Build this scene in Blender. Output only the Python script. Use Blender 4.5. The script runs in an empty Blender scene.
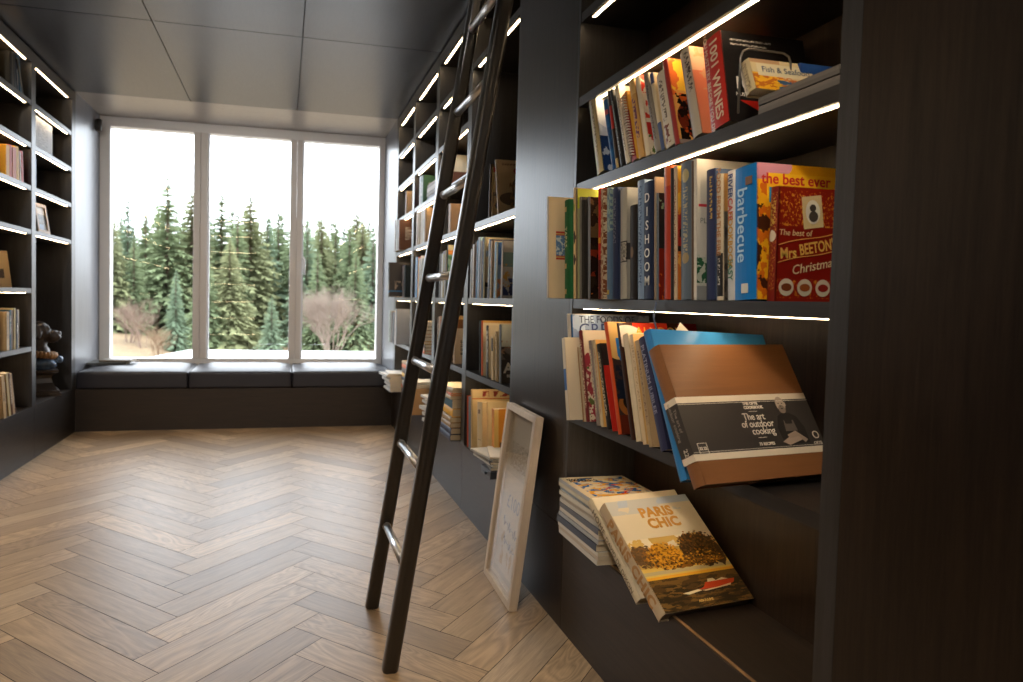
import bpy, bmesh, math, random
from mathutils import Matrix, Vector, Euler
rnd = random.Random(7)
C = bpy.context.scene.collection
PI = math.pi
# ------------------------------------------------------------------ camera
F = 674.314; YAW = .234904; PIT = -.0398853; ROL = .0233634; CX = 445.03; CY = 326.67; H = 1.1
fw = Vector((math.sin(YAW)*math.cos(PIT), math.cos(YAW)*math.cos(PIT), math.sin(PIT)))
r0 = Vector((math.cos(YAW), -math.sin(YAW), 0)); u0 = r0.cross(fw)
rr = math.cos(ROL)*r0 + math.sin(ROL)*u0; uu = -math.sin(ROL)*r0 + math.cos(ROL)*u0
def ray(u, v): return fw + (u-CX)/F*rr - (v-CY)/F*uu
def onx(u, v, X): d = ray(u, v); return Vector((0, 0, H)) + d*(X/d.x)
def ony(u, v, Y): d = ray(u, v); return Vector((0, 0, H)) + d*(Y/d.y)
def onz(u, v, Z): d = ray(u, v); return Vector((0, 0, H)) + d*((Z-H)/d.z)
def ysolve(x, z, u):
    k = u-CX; zz = z-H
    return (F*(x*rr.x+zz*rr.z) - k*(x*fw.x+zz*fw.z))/(k*fw.y - F*rr.y)
cd = bpy.data.cameras.new('camera'); cam = bpy.data.objects.new('camera', cd); C.objects.link(cam)
cam.matrix_world = Matrix(((rr.x, uu.x, -fw.x, 0), (rr.y, uu.y, -fw.y, 0), (rr.z, uu.z, -fw.z, H), (0, 0, 0, 1)))
cd.sensor_width = 36; cd.lens = F/1023*36; cd.shift_x = (511.5-CX)/1023; cd.shift_y = (CY-341)/1023
cd.clip_start = .05; cd.clip_end = 400
cd.dof.use_dof = True; cd.dof.focus_distance = 1.9; cd.dof.aperture_fstop = 4.0
bpy.context.scene.camera = cam
S = bpy.context.scene
S.view_settings.view_transform = 'Standard'; S.view_settings.look = 'None'
S.view_settings.gamma = 1; S.view_settings.use_curve_mapping = False; S.view_settings.exposure = 0.0
S.cycles.use_denoising = True
S.cycles.max_bounces = 8; S.cycles.diffuse_bounces = 4; S.cycles.glossy_bounces = 4; S.cycles.transparent_max_bounces = 24
S.cycles.sample_clamp_indirect = 6
S.cycles.caustics_reflective = False; S.cycles.caustics_refractive = False

# ------------------------------------------------------------------ materials
def lin(c):
    f = lambda x: x/12.92 if x <= .04045 else ((x+.055)/1.055)**2.4
    return tuple(f(x/255.) for x in c) + (1,)
def newmat(name):
    m = bpy.data.materials.new(name); m.use_nodes = True
    nt = m.node_tree; b = nt.nodes['Principled BSDF']; return m, nt, b
def N(nt, t, **kw):
    n = nt.nodes.new(t)
    for k, v in kw.items(): setattr(n, k, v)
    return n
def math_(nt, op, a, b=None, clamp=False):
    n = N(nt, 'ShaderNodeMath', operation=op, use_clamp=clamp)
    for i, x in enumerate((a, b)):
        if x is None: continue
        if isinstance(x, (int, float)): n.inputs[i].default_value = x
        else: nt.links.new(x, n.inputs[i])
    return n.outputs[0]
def mix(nt, fac, a, b):
    n = N(nt, 'ShaderNodeMix', data_type='RGBA')
    for s, x in (('Factor', fac), ('A', a), ('B', b)):
        i = [q for q in n.inputs if q.name == s and (q.type == 'RGBA' or s == 'Factor')][0]
        if isinstance(x, (tuple, float, int)): i.default_value = x
        else: nt.links.new(x, i)
    return [o for o in n.outputs if o.type == 'RGBA'][0]
def coords(nt, scale=(1, 1, 1), out='Object'):
    tc = N(nt, 'ShaderNodeTexCoord'); mp = N(nt, 'ShaderNodeMapping'); mp.inputs['Scale'].default_value = scale
    nt.links.new(tc.outputs[out], mp.inputs['Vector']); return mp.outputs[0]
def noise(nt, vec, scale, detail=2, rough=.5, dist=0):
    n = N(nt, 'ShaderNodeTexNoise'); n.inputs['Scale'].default_value = scale; n.inputs['Detail'].default_value = detail
    n.inputs['Roughness'].default_value = rough; n.inputs['Distortion'].default_value = dist
    nt.links.new(vec, n.inputs['Vector']); return n.outputs['Fac']
_flat = {}
def flat(c, rough=.5, metal=0, var=.06, spec=.5, coat=0):
    key = (c, rough, metal, var, spec, coat)
    if key in _flat: return _flat[key]
    m, nt, b = newmat('surface_%d_%d_%d' % tuple(int(x) for x in c[:3]))
    L = lin(c); b.inputs['Roughness'].default_value = rough; b.inputs['Metallic'].default_value = metal
    b.inputs['Specular IOR Level'].default_value = spec; b.inputs['Coat Weight'].default_value = coat
    n = noise(nt, coords(nt), 18, 3)
    d = tuple(max(0, x*(1-var*2)) for x in L[:3]) + (1,); e = tuple(min(1, x*(1+var*2)) for x in L[:3]) + (1,)
    nt.links.new(mix(nt, n, d, e), b.inputs['Base Color'])
    _flat[key] = m; return m
def wood(name, c1, c2, axis, rough=.42, bump=.25, spec=.5):
    m, nt, b = newmat(name)
    sc = {'z': (28, 28, 1.1), 'y': (28, 1.1, 28), 'x': (1.1, 28, 28)}[axis]
    v = coords(nt, sc); n1 = noise(nt, v, 3, 5, .65, .4)
    v2 = coords(nt, tuple(s*6 for s in sc)); n2 = noise(nt, v2, 3, 3, .6)
    r = N(nt, 'ShaderNodeValToRGB'); r.color_ramp.elements[0].position = .35; r.color_ramp.elements[1].position = .7
    r.color_ramp.elements[0].color = lin(c1); r.color_ramp.elements[1].color = lin(c2)
    s = math_(nt, 'ADD', math_(nt, 'MULTIPLY', n1, .6), math_(nt, 'MULTIPLY', n2, .4))
    nt.links.new(s, r.inputs[0]); nt.links.new(r.outputs[0], b.inputs['Base Color'])
    rg = math_(nt, 'ADD', math_(nt, 'MULTIPLY', n2, .18), rough-.09); nt.links.new(rg, b.inputs['Roughness'])
    bp = N(nt, 'ShaderNodeBump'); bp.inputs['Strength'].default_value = bump; bp.inputs['Distance'].default_value = .001
    nt.links.new(s, bp.inputs['Height']); nt.links.new(bp.outputs[0], b.inputs['Normal'])
    b.inputs['Specular IOR Level'].default_value = spec
    return m
WC = ((25, 19, 15), (54, 42, 33))
wood_z = wood('stained_oak_upright', *WC, 'z', .33, .3, .3); wood_y = wood('stained_oak_shelf', *WC, 'y'); wood_x = wood('stained_oak_cross', *WC, 'x')
edge_y = wood('stained_oak_shelf_edge', (28, 25, 24), (50, 46, 44), 'y', .36, .2, .5)
edge_z = wood('stained_oak_post_edge', (38, 37, 37), (60, 59, 60), 'z', .36, .2, .5)
ceil_m = wood('ceiling_panel_paint', (42, 41, 45), (48, 47, 51), 'y', .33, .03)
soffit_m = wood('soffit_veneer', (132, 122, 112), (148, 137, 126), 'x', .30, .05)
jamb_m = wood('jamb_veneer', (96, 98, 104), (122, 124, 130), 'z', .33, .1)  # dark veneer coloured paler and bluer to carry the sky's grazing sheen
white_m = flat((232, 229, 226), .35, var=.01)
glassm, nt, b = newmat('window_glass')
nt.nodes.remove(b); o = nt.nodes['Material Output']; tr = N(nt, 'ShaderNodeBsdfTransparent'); gl = N(nt, 'ShaderNodeBsdfGlossy')
gl.inputs['Roughness'].default_value = .0; fr = N(nt, 'ShaderNodeFresnel'); ge = N(nt, 'ShaderNodeNewGeometry')
nt.links.new(math_(nt, 'SUBTRACT', 1.5, math_(nt, 'MULTIPLY', ge.outputs['Backfacing'], 1.5-1/1.5)), fr.inputs[0])
ms = N(nt, 'ShaderNodeMixShader'); nt.links.new(fr.outputs[0], ms.inputs[0]); nt.links.new(tr.outputs[0], ms.inputs[1]); nt.links.new(gl.outputs[0], ms.inputs[2]); nt.links.new(ms.outputs[0], o.inputs[0])
def emit(name, c, s):
    m, nt, b = newmat(name); b.inputs['Emission Color'].default_value = c; b.inputs['Emission Strength'].default_value = s
    b.inputs['Base Color'].default_value = (.8, .8, .8, 1); return m
led_m = emit('warm_led', (1, .72, .42, 1), 30.0)
black_metal = flat((38, 35, 33), .28, .0, .1, .7)
chrome = flat((225, 226, 230), .30, 1, .01)
cushion_m, nt, b = newmat('navy_leather'); b.inputs['Base Color'].default_value = lin((38, 38, 46)); b.inputs['Roughness'].default_value = .42
bp = N(nt, 'ShaderNodeBump'); bp.inputs['Strength'].default_value = .25; bp.inputs['Distance'].default_value = .002
nt.links.new(noise(nt, coords(nt), 260, 3), bp.inputs['Height']); nt.links.new(bp.outputs[0], b.inputs['Normal'])

def art(name, base, layers, rough=.45, coat=.0):
    """flat printed design in UV space; layers painted in order"""
    m, nt, b = newmat(name); tc = N(nt, 'ShaderNodeTexCoord'); sp = N(nt, 'ShaderNodeSeparateXYZ'); nt.links.new(tc.outputs['UV'], sp.inputs[0])
    u, v = sp.outputs[0], sp.outputs[1]
    def box(u_, v_, a0, b0, a1, b1):
        q = [math_(nt, 'GREATER_THAN', u_, a0), math_(nt, 'LESS_THAN', u_, a1), math_(nt, 'GREATER_THAN', v_, b0), math_(nt, 'LESS_THAN', v_, b1)]
        x = math_(nt, 'MULTIPLY', q[0], q[1]); y = math_(nt, 'MULTIPLY', q[2], q[3]); return math_(nt, 'MULTIPLY', x, y)
    col = lin(base)
    for L in layers:
        k = L[0]; c = lin(L[1])
        if k == 'rect': msk = box(u, v, *L[2:6])
        elif k == 'ellipse':
            cu, cv, ru, rv = L[2:6]
            du = math_(nt, 'DIVIDE', math_(nt, 'SUBTRACT', u, cu), ru); dv = math_(nt, 'DIVIDE', math_(nt, 'SUBTRACT', v, cv), rv)
            msk = math_(nt, 'LESS_THAN', math_(nt, 'ADD', math_(nt, 'MULTIPLY', du, du), math_(nt, 'MULTIPLY', dv, dv)), 1)
        elif k == 'blob':      # noise patches in a box: scale, threshold, aspect
            mp = N(nt, 'ShaderNodeMapping'); nt.links.new(tc.outputs['UV'], mp.inputs[0]); mp.inputs['Scale'].default_value = (1, L[8] if len(L) > 8 else 1, 1)
            mp.inputs['Location'].default_value = (rnd.random()*9, rnd.random()*9, 0)
            n = noise(nt, mp.outputs[0], L[6], 4, .55)
            msk = math_(nt, 'MULTIPLY', box(u, v, *L[2:6]), math_(nt, 'GREATER_THAN', n, L[7]))
        elif k == 'glyph':     # rows of fine type
            mp = N(nt, 'ShaderNodeMapping'); nt.links.new(tc.outputs['UV'], mp.inputs[0]); mp.inputs['Scale'].default_value = (L[6], L[7], 1)
            n = noise(nt, mp.outputs[0], 1, 1, .5)
            msk = math_(nt, 'MULTIPLY', box(u, v, *L[2:6]), math_(nt, 'GREATER_THAN', n, .5))
        elif k == 'poly':      # half plane u*a+v*b>c inside box
            a, b_, c_ = L[2:5]
            msk = math_(nt, 'MULTIPLY', math_(nt, 'GREATER_THAN', math_(nt, 'ADD', math_(nt, 'MULTIPLY', u, a), math_(nt, 'MULTIPLY', v, b_)), c_), box(u, v, *L[5:9]))
        col = mix(nt, msk, col, c)
    if isinstance(col, tuple): b.inputs['Base Color'].default_value = col
    else: nt.links.new(col, b.inputs['Base Color'])
    b.inputs['Roughness'].default_value = rough; b.inputs['Coat Weight'].default_value = coat; b.inputs['Specular IOR Level'].default_value = .28
    return m
_pg = {}
def pages_mat(c=(226, 212, 186)):
    if c in _pg: return _pg[c]
    m, nt, b = newmat('paper_edges'); v = coords(nt, (1.5, 900, 1.5)); n = noise(nt, v, 1, 2)
    nt.links.new(mix(nt, n, lin(tuple(x*.82 for x in c)), lin(c)), b.inputs['Base Color']); b.inputs['Roughness'].default_value = .8
    _pg[c] = m; return m

# ------------------------------------------------------------------ mesh helpers
def bx(bm, x0, y0, z0, x1, y1, z1, mi=0, bev=0):
    vs = [bm.verts.new(p) for p in ((x0, y0, z0), (x1, y0, z0), (x1, y1, z0), (x0, y1, z0), (x0, y0, z1), (x1, y0, z1), (x1, y1, z1), (x0, y1, z1))]
    fs = [bm.faces.new([vs[i] for i in q]) for q in ((0, 3, 2, 1), (4, 5, 6, 7), (0, 1, 5, 4), (1, 2, 6, 5), (2, 3, 7, 6), (3, 0, 4, 7))]
    for f_ in fs: f_.material_index = mi
    if bev:
        es = list({e for f_ in fs for e in f_.edges})
        r = bmesh.ops.bevel(bm, geom=es, offset=bev, segments=2, profile=.6, affect='EDGES')
        for f_ in r['faces']: f_.material_index = mi
    return fs
def tube(bm, pts, rad, n=10, cap=True, ell=None, mi=0):
    pts = [Vector(p) for p in pts]; rings = []
    rads = rad if isinstance(rad, (list, tuple)) else [rad]*len(pts)
    ref = None
    for i, p in enumerate(pts):
        t = (pts[min(i+1, len(pts)-1)] - pts[max(i-1, 0)]).normalized()
        if ref is None: ref = Vector((0, 1, 0)) if abs(t.y) < .9 else Vector((1, 0, 0))
        a = (ref - t*ref.dot(t)).normalized(); b_ = t.cross(a); ref = a
        e = ell or (1, 1)
        rings.append([bm.verts.new(p + (a*math.cos(2*PI*k/n)*e[0] + b_*math.sin(2*PI*k/n)*e[1])*rads[i]) for k in range(n)])
    for i in range(len(rings)-1):
        for k in range(n):
            f_ = bm.faces.new((rings[i][k], rings[i][(k+1) % n], rings[i+1][(k+1) % n], rings[i+1][k])); f_.smooth = True; f_.material_index = mi
    if cap and n > 2:
        bm.faces.new(rings[0][::-1]).material_index = mi; bm.faces.new(rings[-1]).material_index = mi
def lathe(bm, prof, n=20, c=(0, 0, 0), mi=0, sq=False):
    rings = []
    for r_, z in prof:
        ring = []
        for k in range(n):
            a = 2*PI*(k+.5)/n; q = 1
            if sq: q = 1/max(abs(math.cos(a)), abs(math.sin(a)))
            ring.append(bm.verts.new((c[0]+r_*q*math.cos(a), c[1]+r_*q*math.sin(a), c[2]+z)))
        rings.append(ring)
    for i in range(len(rings)-1):
        for k in range(n):
            f_ = bm.faces.new((rings[i][k], rings[i][(k+1) % n], rings[i+1][(k+1) % n], rings[i+1][k])); f_.smooth = not sq; f_.material_index = mi
    bm.faces.new(rings[0][::-1]).material_index = mi; bm.faces.new(rings[-1]).material_index = mi
def obj(name, bm, mats, parent=None, loc=(0, 0, 0), rot=(0, 0, 0)):
    bmesh.ops.recalc_face_normals(bm, faces=bm.faces[:])
    me = bpy.data.meshes.new(name); bm.to_mesh(me); bm.free()
    for m in (mats if isinstance(mats, (list, tuple)) else [mats]): me.materials.append(m)
    o = bpy.data.objects.new(name, me); C.objects.link(o); o.location = loc; o.rotation_euler = rot
    if parent: o.parent = parent
    return o
def tag(o, label, cat, group=None, kind=None):
    o['label'] = label; o['category'] = cat
    if group: o['group'] = group
    if kind: o['kind'] = kind
    return o
def thing(name, label, cat, loc=(0, 0, 0), rot=(0, 0, 0), group=None):
    o = bpy.data.objects.new(name, None); C.objects.link(o); o.empty_display_size = .05
    o.location = loc; o.rotation_euler = rot; return tag(o, label, cat, group)
def struct(name, bm, m, label, cat, loc=(0, 0, 0)):
    return tag(obj(name, bm, m, None, loc), label, cat, kind='structure')
def box_obj(name, a, b_, m, parent=None, bev=0):
    """box with its own origin at its lowest corner so the wood grain varies"""
    bm = bmesh.new(); bx(bm, 0, 0, 0, b_[0]-a[0], b_[1]-a[1], b_[2]-a[2], 0, bev)
    if parent is not None: a = tuple(a[i]-parent.location[i] for i in range(3))
    return obj(name, bm, m, parent, a)
def text_bm(body, size, bold=0, depth=.0002, spacing=1.0, align='CENTER', shear=0, xs=1.0):
    cu = bpy.data.curves.new('t', 'FONT'); cu.body = body; cu.size = size; cu.offset = bold; cu.extrude = depth
    cu.align_x = align; cu.align_y = 'CENTER'; cu.space_character = spacing; cu.shear = shear; cu.resolution_u = 3
    o = bpy.data.objects.new('t', cu); C.objects.link(o)
    dg = bpy.context.evaluated_depsgraph_get(); me = bpy.data.meshes.new_from_object(o.evaluated_get(dg))
    bm = bmesh.new(); bm.from_mesh(me); bpy.data.objects.remove(o); bpy.data.meshes.remove(me); bpy.data.curves.remove(cu)
    if xs != 1: bmesh.ops.scale(bm, vec=(xs, 1, 1), verts=bm.verts[:])
    return bm
def front_text(parent, body, size, x, z, color, w=0, name='cover_title', y=-.0006, rot=0, **k):
    bm = text_bm(body, size, **k)
    return obj(name, bm, flat(color, .5, var=0), parent, (x, y, z), (PI/2, -rot, 0))
def spine_text(parent, body, size, y, z, color, name='spine_title', x=-.0008, up=False, **k):
    bm = text_bm(body, size, **k)
    M = Matrix(((0, 0, -1), (0, -1, 0), (-1, 0, 0))) if not up else Matrix(((0, 0, -1), (-1, 0, 0), (0, 1, 0)))
    return obj(name, bm, flat(color, .5, var=0), parent, (x, y, z), M.to_euler())

# ------------------------------------------------------------------ books
def uvbook(bm, w, t, h):
    uv = bm.loops.layers.uv.new('UVMap')
    for f_ in bm.faces:
        n = f_.normal
        for l in f_.loops:
            p = l.vert.co
            l[uv].uv = (p.y/t, p.z/h) if abs(n.x) > .6 else (p.x/w, p.z/h)
def book(label, w, t, h, loc, rot, spine=(120, 120, 120), front=None, soft=False, rough=.5, pg=(226, 212, 186), name='book', group=None, spine_m=None, front_m=None, round_=True, coat=0):
    T = thing(name, label, 'book' if name == 'book' else name.replace('_', ' '), loc, rot, group)
    b = .0026 if not soft else .0007
    sm = spine_m or flat(spine, rough, coat=coat, spec=.28); fm = front_m or (flat(front, rough, coat=coat, spec=.28) if front else sm)
    bm = bmesh.new()
    bx(bm, .004 if not soft else 0, 0, 0, w, b, h, 1); bx(bm, .004 if not soft else 0, t-b, 0, w, t, h, 2)
    # spine: shallow arc
    n = 5 if (round_ and not soft) else 1; d = min(.004, t*.18) if n > 1 else 0; prev = None
    ys = [t*i/n for i in range(n+1)]
    col = []
    for y in ys:
        q = (y/t*2-1); xo = d*q*q*1.0
        col.append([bm.verts.new((xo, y, 0)), bm.verts.new((xo, y, h)), bm.verts.new((xo+b*1.1, y, 0)), bm.verts.new((xo+b*1.1, y, h))])
    for a, c in zip(col, col[1:]):
        for q in ((a[0], a[1], c[1], c[0]), (a[2], c[2], c[3], a[3]), (a[0], c[0], c[2], a[2]), (a[1], a[3], c[3], c[1])):
            f_ = bm.faces.new(q); f_.material_index = 0
    bm.faces.new((col[0][0], col[0][2], col[0][3], col[0][1])); bm.faces.new((col[-1][0], col[-1][1], col[-1][3], col[-1][2]))
    bmesh.ops.recalc_face_normals(bm, faces=bm.faces[:]); bm.normal_update(); uvbook(bm, w, t, h)
    cv = obj('cover', bm, [sm, fm, sm], T)
    i = .0035 if not soft else .0004
    bm = bmesh.new(); bx(bm, b*1.2+d*.5, b, i, w-i, t-b, h-i)
    obj('pages', bm, pages_mat(pg), T)
    return T, cv
_prev = {}
def shelf_book(label, z0, ub, ut, vt, t, xs=.925, w=.21, **k):
    """upright book whose near spine edge meets the shelf at ub and whose top sits at (ut, vt)"""
    yb = ysolve(xs, z0, ub); top = onx(ut, vt, xs)
    th = math.atan2(top.y-yb, top.z-z0); h = math.hypot(top.y-yb, top.z-z0)
    w = min(w, 1.158-xs)
    g_ = k.get('group'); pv = _prev.get(g_)
    if pv and g_:
        zt = min(top.z, pv[2]); gap = min(pv[0]-yb, pv[0]+(zt-z0)*pv[1]-(yb+(zt-z0)*math.tan(th)))
        t = max(.004, min(t, gap*math.cos(th)*.99))
        if gap < .006: print('TIGHT', label, round(gap, 4))
    _prev[g_] = (yb, math.tan(th), top.z)
    return book(label, w, t, h, (xs, yb, z0 + t*math.sin(max(th, 0)) + .0005), (-th, 0, 0), **k) + (w, t, h)

# ------------------------------------------------------------------ room shell
XL, XR, YB, YW, ZC = -1.577, .921, 5.762, 6.459, 2.63
YR = -2.6                                   # rear wall behind the camera
# herringbone floor
mf, nt, b = newmat('oak_herringbone')
at = N(nt, 'ShaderNodeAttribute', attribute_name='tone'); tc = N(nt, 'ShaderNodeTexCoord'); mp = N(nt, 'ShaderNodeMapping')
mp.inputs['Scale'].default_value = (1, 11, 1); nt.links.new(tc.outputs['UV'], mp.inputs[0])
g1 = noise(nt, mp.outputs[0], 3.2, 6, .62, 1.6)
mp2 = N(nt, 'ShaderNodeMapping'); mp2.inputs['Scale'].default_value = (4, 120, 1); nt.links.new(tc.outputs['UV'], mp2.inputs[0]); g2 = noise(nt, mp2.outputs[0], 3, 3, .6)
mp3 = N(nt, 'ShaderNodeMapping'); mp3.inputs['Scale'].default_value = (1.2, 5, 1); nt.links.new(tc.outputs['UV'], mp3.inputs[0]); g3 = noise(nt, mp3.outputs[0], 1.6, 2, .5, .6)
rings = math_(nt, 'FRACT', math_(nt, 'MULTIPLY', g3, 16.0)); rings = math_(nt, 'ABSOLUTE', math_(nt, 'SUBTRACT', rings, .5))
sp = N(nt, 'ShaderNodeSeparateColor'); nt.links.new(at.outputs['Color'], sp.inputs[0])
ramp = N(nt, 'ShaderNodeValToRGB'); e = ramp.color_ramp.elements
e[0].position = 0; e[0].color = lin((146, 122, 96)); e[1].position = 1; e[1].color = lin((210, 186, 156))
m_ = ramp.color_ramp.elements.new(.5); m_.color = lin((182, 154, 120)); m_ = ramp.color_ramp.elements.new(.75); m_.color = lin((190, 168, 142))
nt.links.new(sp.outputs[0], ramp.inputs[0])
ga = math_(nt, 'ADD', math_(nt, 'MULTIPLY', g1, .8), math_(nt, 'MULTIPLY', g2, .45))
ga = math_(nt, 'ADD', ga, math_(nt, 'MULTIPLY', math_(nt, 'MULTIPLY', rings, sp.outputs[1]), .6))
gm = N(nt, 'ShaderNodeMapRange'); gm.inputs[1].default_value = .42; gm.inputs[2].default_value = .95; gm.inputs[3].default_value = .56; gm.inputs[4].default_value = 1.2
nt.links.new(ga, gm.inputs[0])
vm = N(nt, 'ShaderNodeVectorMath', operation='SCALE'); nt.links.new(ramp.outputs[0], vm.inputs[0]); nt.links.new(gm.outputs[0], vm.inputs['Scale'])
nt.links.new(vm.outputs[0], b.inputs['Base Color'])
nt.links.new(math_(nt, 'ADD', math_(nt, 'MULTIPLY', g2, .15), .34), b.inputs['Roughness'])
bp = N(nt, 'ShaderNodeBump'); bp.inputs['Strength'].default_value = .18; bp.inputs['Distance'].default_value = .001
nt.links.new(ga, bp.inputs['Height']); nt.links.new(bp.outputs[0], b.inputs['Normal'])
dark_gap = flat((52, 42, 34), .8, var=0)
bm = bmesh.new(); uvl = bm.loops.layers.uv.new('UVMap'); cl = bm.loops.layers.color.new('tone')
Wp, Lp, g = .12427, .6676, .0013; A_ = Vector((1, 1, 0))/math.sqrt(2); N_ = Vector((-1, 1, 0))/math.sqrt(2)
org = Vector((.1337-.4721, 2.869-.4721, 0))
def clip_poly(ps):
    for ax, val, sgn in ((0, XL, 1), (0, XR, -1), (1, YR, 1), (1, YB, -1)):
        out = []
        for i in range(len(ps)):
            p, q = ps[i-1], ps[i]; dp, dq = (p[0][ax]-val)*sgn, (q[0][ax]-val)*sgn
            if (dp >= 0) != (dq >= 0):
                k = dp/(dp-dq); out.append((p[0].lerp(q[0], k), p[1].lerp(q[1], k)))
            if dq >= 0: out.append(q)
        ps = out
        if len(ps) < 3: return None
    return ps
def plank(o_, da, dn, la, ln_):
    L_, W_ = (la, ln_)
    c = [(g, g), (L_-g, g), (L_-g, W_-g), (g, W_-g)]
    off = Vector((rnd.random()*40, rnd.random()*40))
    ps = clip_poly([(o_ + da*a + dn*n_, Vector((a, n_)) + off) for a, n_ in c])
    tone = min(1, max(0, rnd.gauss(.55, .17))); cat = 1.0 if rnd.random() < .4 else rnd.random()*.5
    if not ps: return
    try: f_ = bm.faces.new([bm.verts.new((p.x, p.y, 0)) for p, _ in ps])
    except ValueError: return
    for l, (p, uvp) in zip(f_.loops, ps): l[uvl].uv = uvp; l[cl] = (tone, cat, 0, 1)
colstep = Vector((Lp/math.sqrt(2)*2, 0, 0))
for ci in range(-4, 4):
    for k in range(-34, 44):
        o_ = org + colstep*ci - (A_+N_)*Wp*k
        plank(o_, A_, N_, Lp, Wp)                                   # rising plank
        plank(o_ - A_*Wp, N_, A_, Lp, Wp)                           # falling plank
bm.normal_update()
for f_ in bm.faces:
    if f_.normal.z < 0: f_.normal_flip()
fl = obj('floor', bm, mf); tag(fl, 'pale oak herringbone parquet floor', 'floor', kind='structure')
bm = bmesh.new(); bx(bm, XL-.4, YR-.1, -.05, XR+.4, YW+.1, -.0012)
struct('floor', bm, dark_gap, 'dark seams under the parquet planks', 'floor')

# ceiling of large panels with fine dark seams
gx = [XL-.02, -.745, .086, XR+.02]; gy = [YR, -1.1, .75, 2.45, 4.144, YB]
bm = bmesh.new(); s = .003
for a, c in zip(gx, gx[1:]):
    for d, e_ in zip(gy, gy[1:]): bx(bm, a+s, d+s, ZC, c-s, e_-s, ZC+.02)
bx(bm, XL-.4, YR-.1, ZC+.02, XR+.4, YB, ZC+.08, 1)
struct('ceiling', bm, [ceil_m, flat((22, 20, 20), .7)], 'charcoal ceiling of large flat panels with fine seams', 'ceiling')
bm = bmesh.new(); bx(bm, XL-.4, YB, ZC, XR+.4, YW+.25, ZC+.08)
struct('ceiling', bm, soffit_m, 'pale glossy veneer strip of ceiling over the window seat', 'ceiling')
bm = bmesh.new(); bx(bm, XL-.4, YB-.001, 0, XL, YW+.2, ZC); struct('wall_left', bm, jamb_m, 'veneered side wall left of the window', 'wall')
bm = bmesh.new(); bx(bm, XR, YB-.001, 0, XR+.4, YW+.2, ZC); struct('wall_right', bm, jamb_m, 'veneered side wall right of the window', 'wall')
bm = bmesh.new(); bx(bm, XL-.4, YW, -.3, XR+.4, YW+.2, .475); struct('wall_front', bm, white_m, 'low wall below the window', 'wall')
# bookcase backing walls and the rear of the room
bm = bmesh.new(); bx(bm, XR+.262, -2.6, 0, XR+.42, YB, ZC); struct('wall_right', bm, wood_z, 'dark wall behind the right bookcases', 'wall')
bm = bmesh.new(); bx(bm, XL-.42, 1.8, 0, XL-.262, YB, ZC); struct('wall_left', bm, wood_z, 'dark wall behind the left bookcases', 'wall')
plaster = flat((150, 146, 140), .8, var=.02)
bm = bmesh.new(); bx(bm, XL-.42, YR, 0, XL, 1.8, ZC); struct('wall_left', bm, wood_z, 'dark panelled left wall nearer the camera', 'wall')
bm = bmesh.new(); bx(bm, XL-.42, YR-.4, 0, XR+.42, YR-.26, ZC); struct('wall_back', bm, wood_z, 'dark wall behind the viewer', 'wall')
# pilasters (wide flat panels in the bookcase front plane)
def pilaster(name, y0, y1, lab):
    bm = bmesh.new(); bx(bm, .0, y0, .3465, .25, y1, ZC); bx(bm, .0, y0, 0, .25, y1, .3435)
    bx(bm, .004, y0+.001, .3435, .25, y1-.001, .3465)
    return struct(name, bm, wood_z, lab, 'pilaster', (XR, 0, 0))
pilaster('trim_1', 2.079, 2.642, 'wide dark oak pilaster between the near and far bookcases')
pilaster('trim_2', -2.6, .942, 'wide dark oak panel at the right edge of the view')

# ------------------------------------------------------------------ window
FR = .105
wt = thing('window_1', 'white framed three-pane window over the window seat', 'window'); wt['kind'] = 'structure'
def wbox(n, x0, z0, x1, z1, y0=YW, y1=YW+.11, m=white_m, bev=.004):
    bm = bmesh.new(); bx(bm, x0, y0, z0, x1, y1, z1, 0, bev); return obj(n, bm, m, wt)
mull = flat((216, 209, 203), .4, var=.01)
bm = bmesh.new()
bx(bm, XL, YW, .475, XL+.085, YW+.11, ZC, 0, .003); bx(bm, XR-.055, YW, .475, XR, YW+.11, ZC, 0, .003)
bx(bm, XL+.085, YW+.001, ZC-.085, XR-.055, YW+.11, ZC-.0005, 0, .003); bx(bm, XL+.085, YW+.001, .475, XR-.055, YW+.11, .515, 0, .003)
obj('window_frame', bm, white_m, wt)
for mx0, mx1 in ((-.803, -.684), (.043, .151)):
    bm = bmesh.new(); bx(bm, mx0, YW-.012, .515, mx0+.058, YW+.1, ZC-.085, 0, .004); bx(bm, mx0+.06, YW-.012, .515, mx1, YW+.1, ZC-.085, 0, .004)
    obj('mullion', bm, mull, wt)
    wbox('mullion_bead', mx1, .515, mx1+.016, ZC-.085, YW+.01, YW+.05, flat((226, 228, 232), .4, var=.01), .002)
for a, c in ((XL+.085, -.803), (-.684, .043), (.151, XR-.055)):
    bm = bmesh.new(); bx(bm, a, YW+.05, .515, c, YW+.056, ZC-.085); obj('glass_pane', bm, glassm, wt)
bm = bmesh.new(); hx = .168; bx(bm, hx-.012, YW-.03, 1.33, hx+.012, YW-.0135, 1.47, 0, .003)
tube(bm, [(hx, YW-.02, 1.45), (hx, YW-.06, 1.45), (hx+.012, YW-.065, 1.43), (hx+.012, YW-.065, 1.30)], .009, 8)
bx(bm, hx-.016, YW-.0135, 1.35, hx+.02, YW+.012, 1.45)
obj('window_handle', bm, flat((235, 236, 238), .3, var=.01), wt)
bm = bmesh.new(); tube(bm, [(XL+.028, 6.31, 2.462), (XL+.028, 6.31, 2.558)], .026, 16); bx(bm, XL, 6.29, 2.475, XL+.02, 6.33, 2.545)
tag(obj('blind_bracket', bm, flat((46, 42, 40), .4)), 'small dark cylinder fixed to the side wall at the window head', 'bracket')
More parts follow.
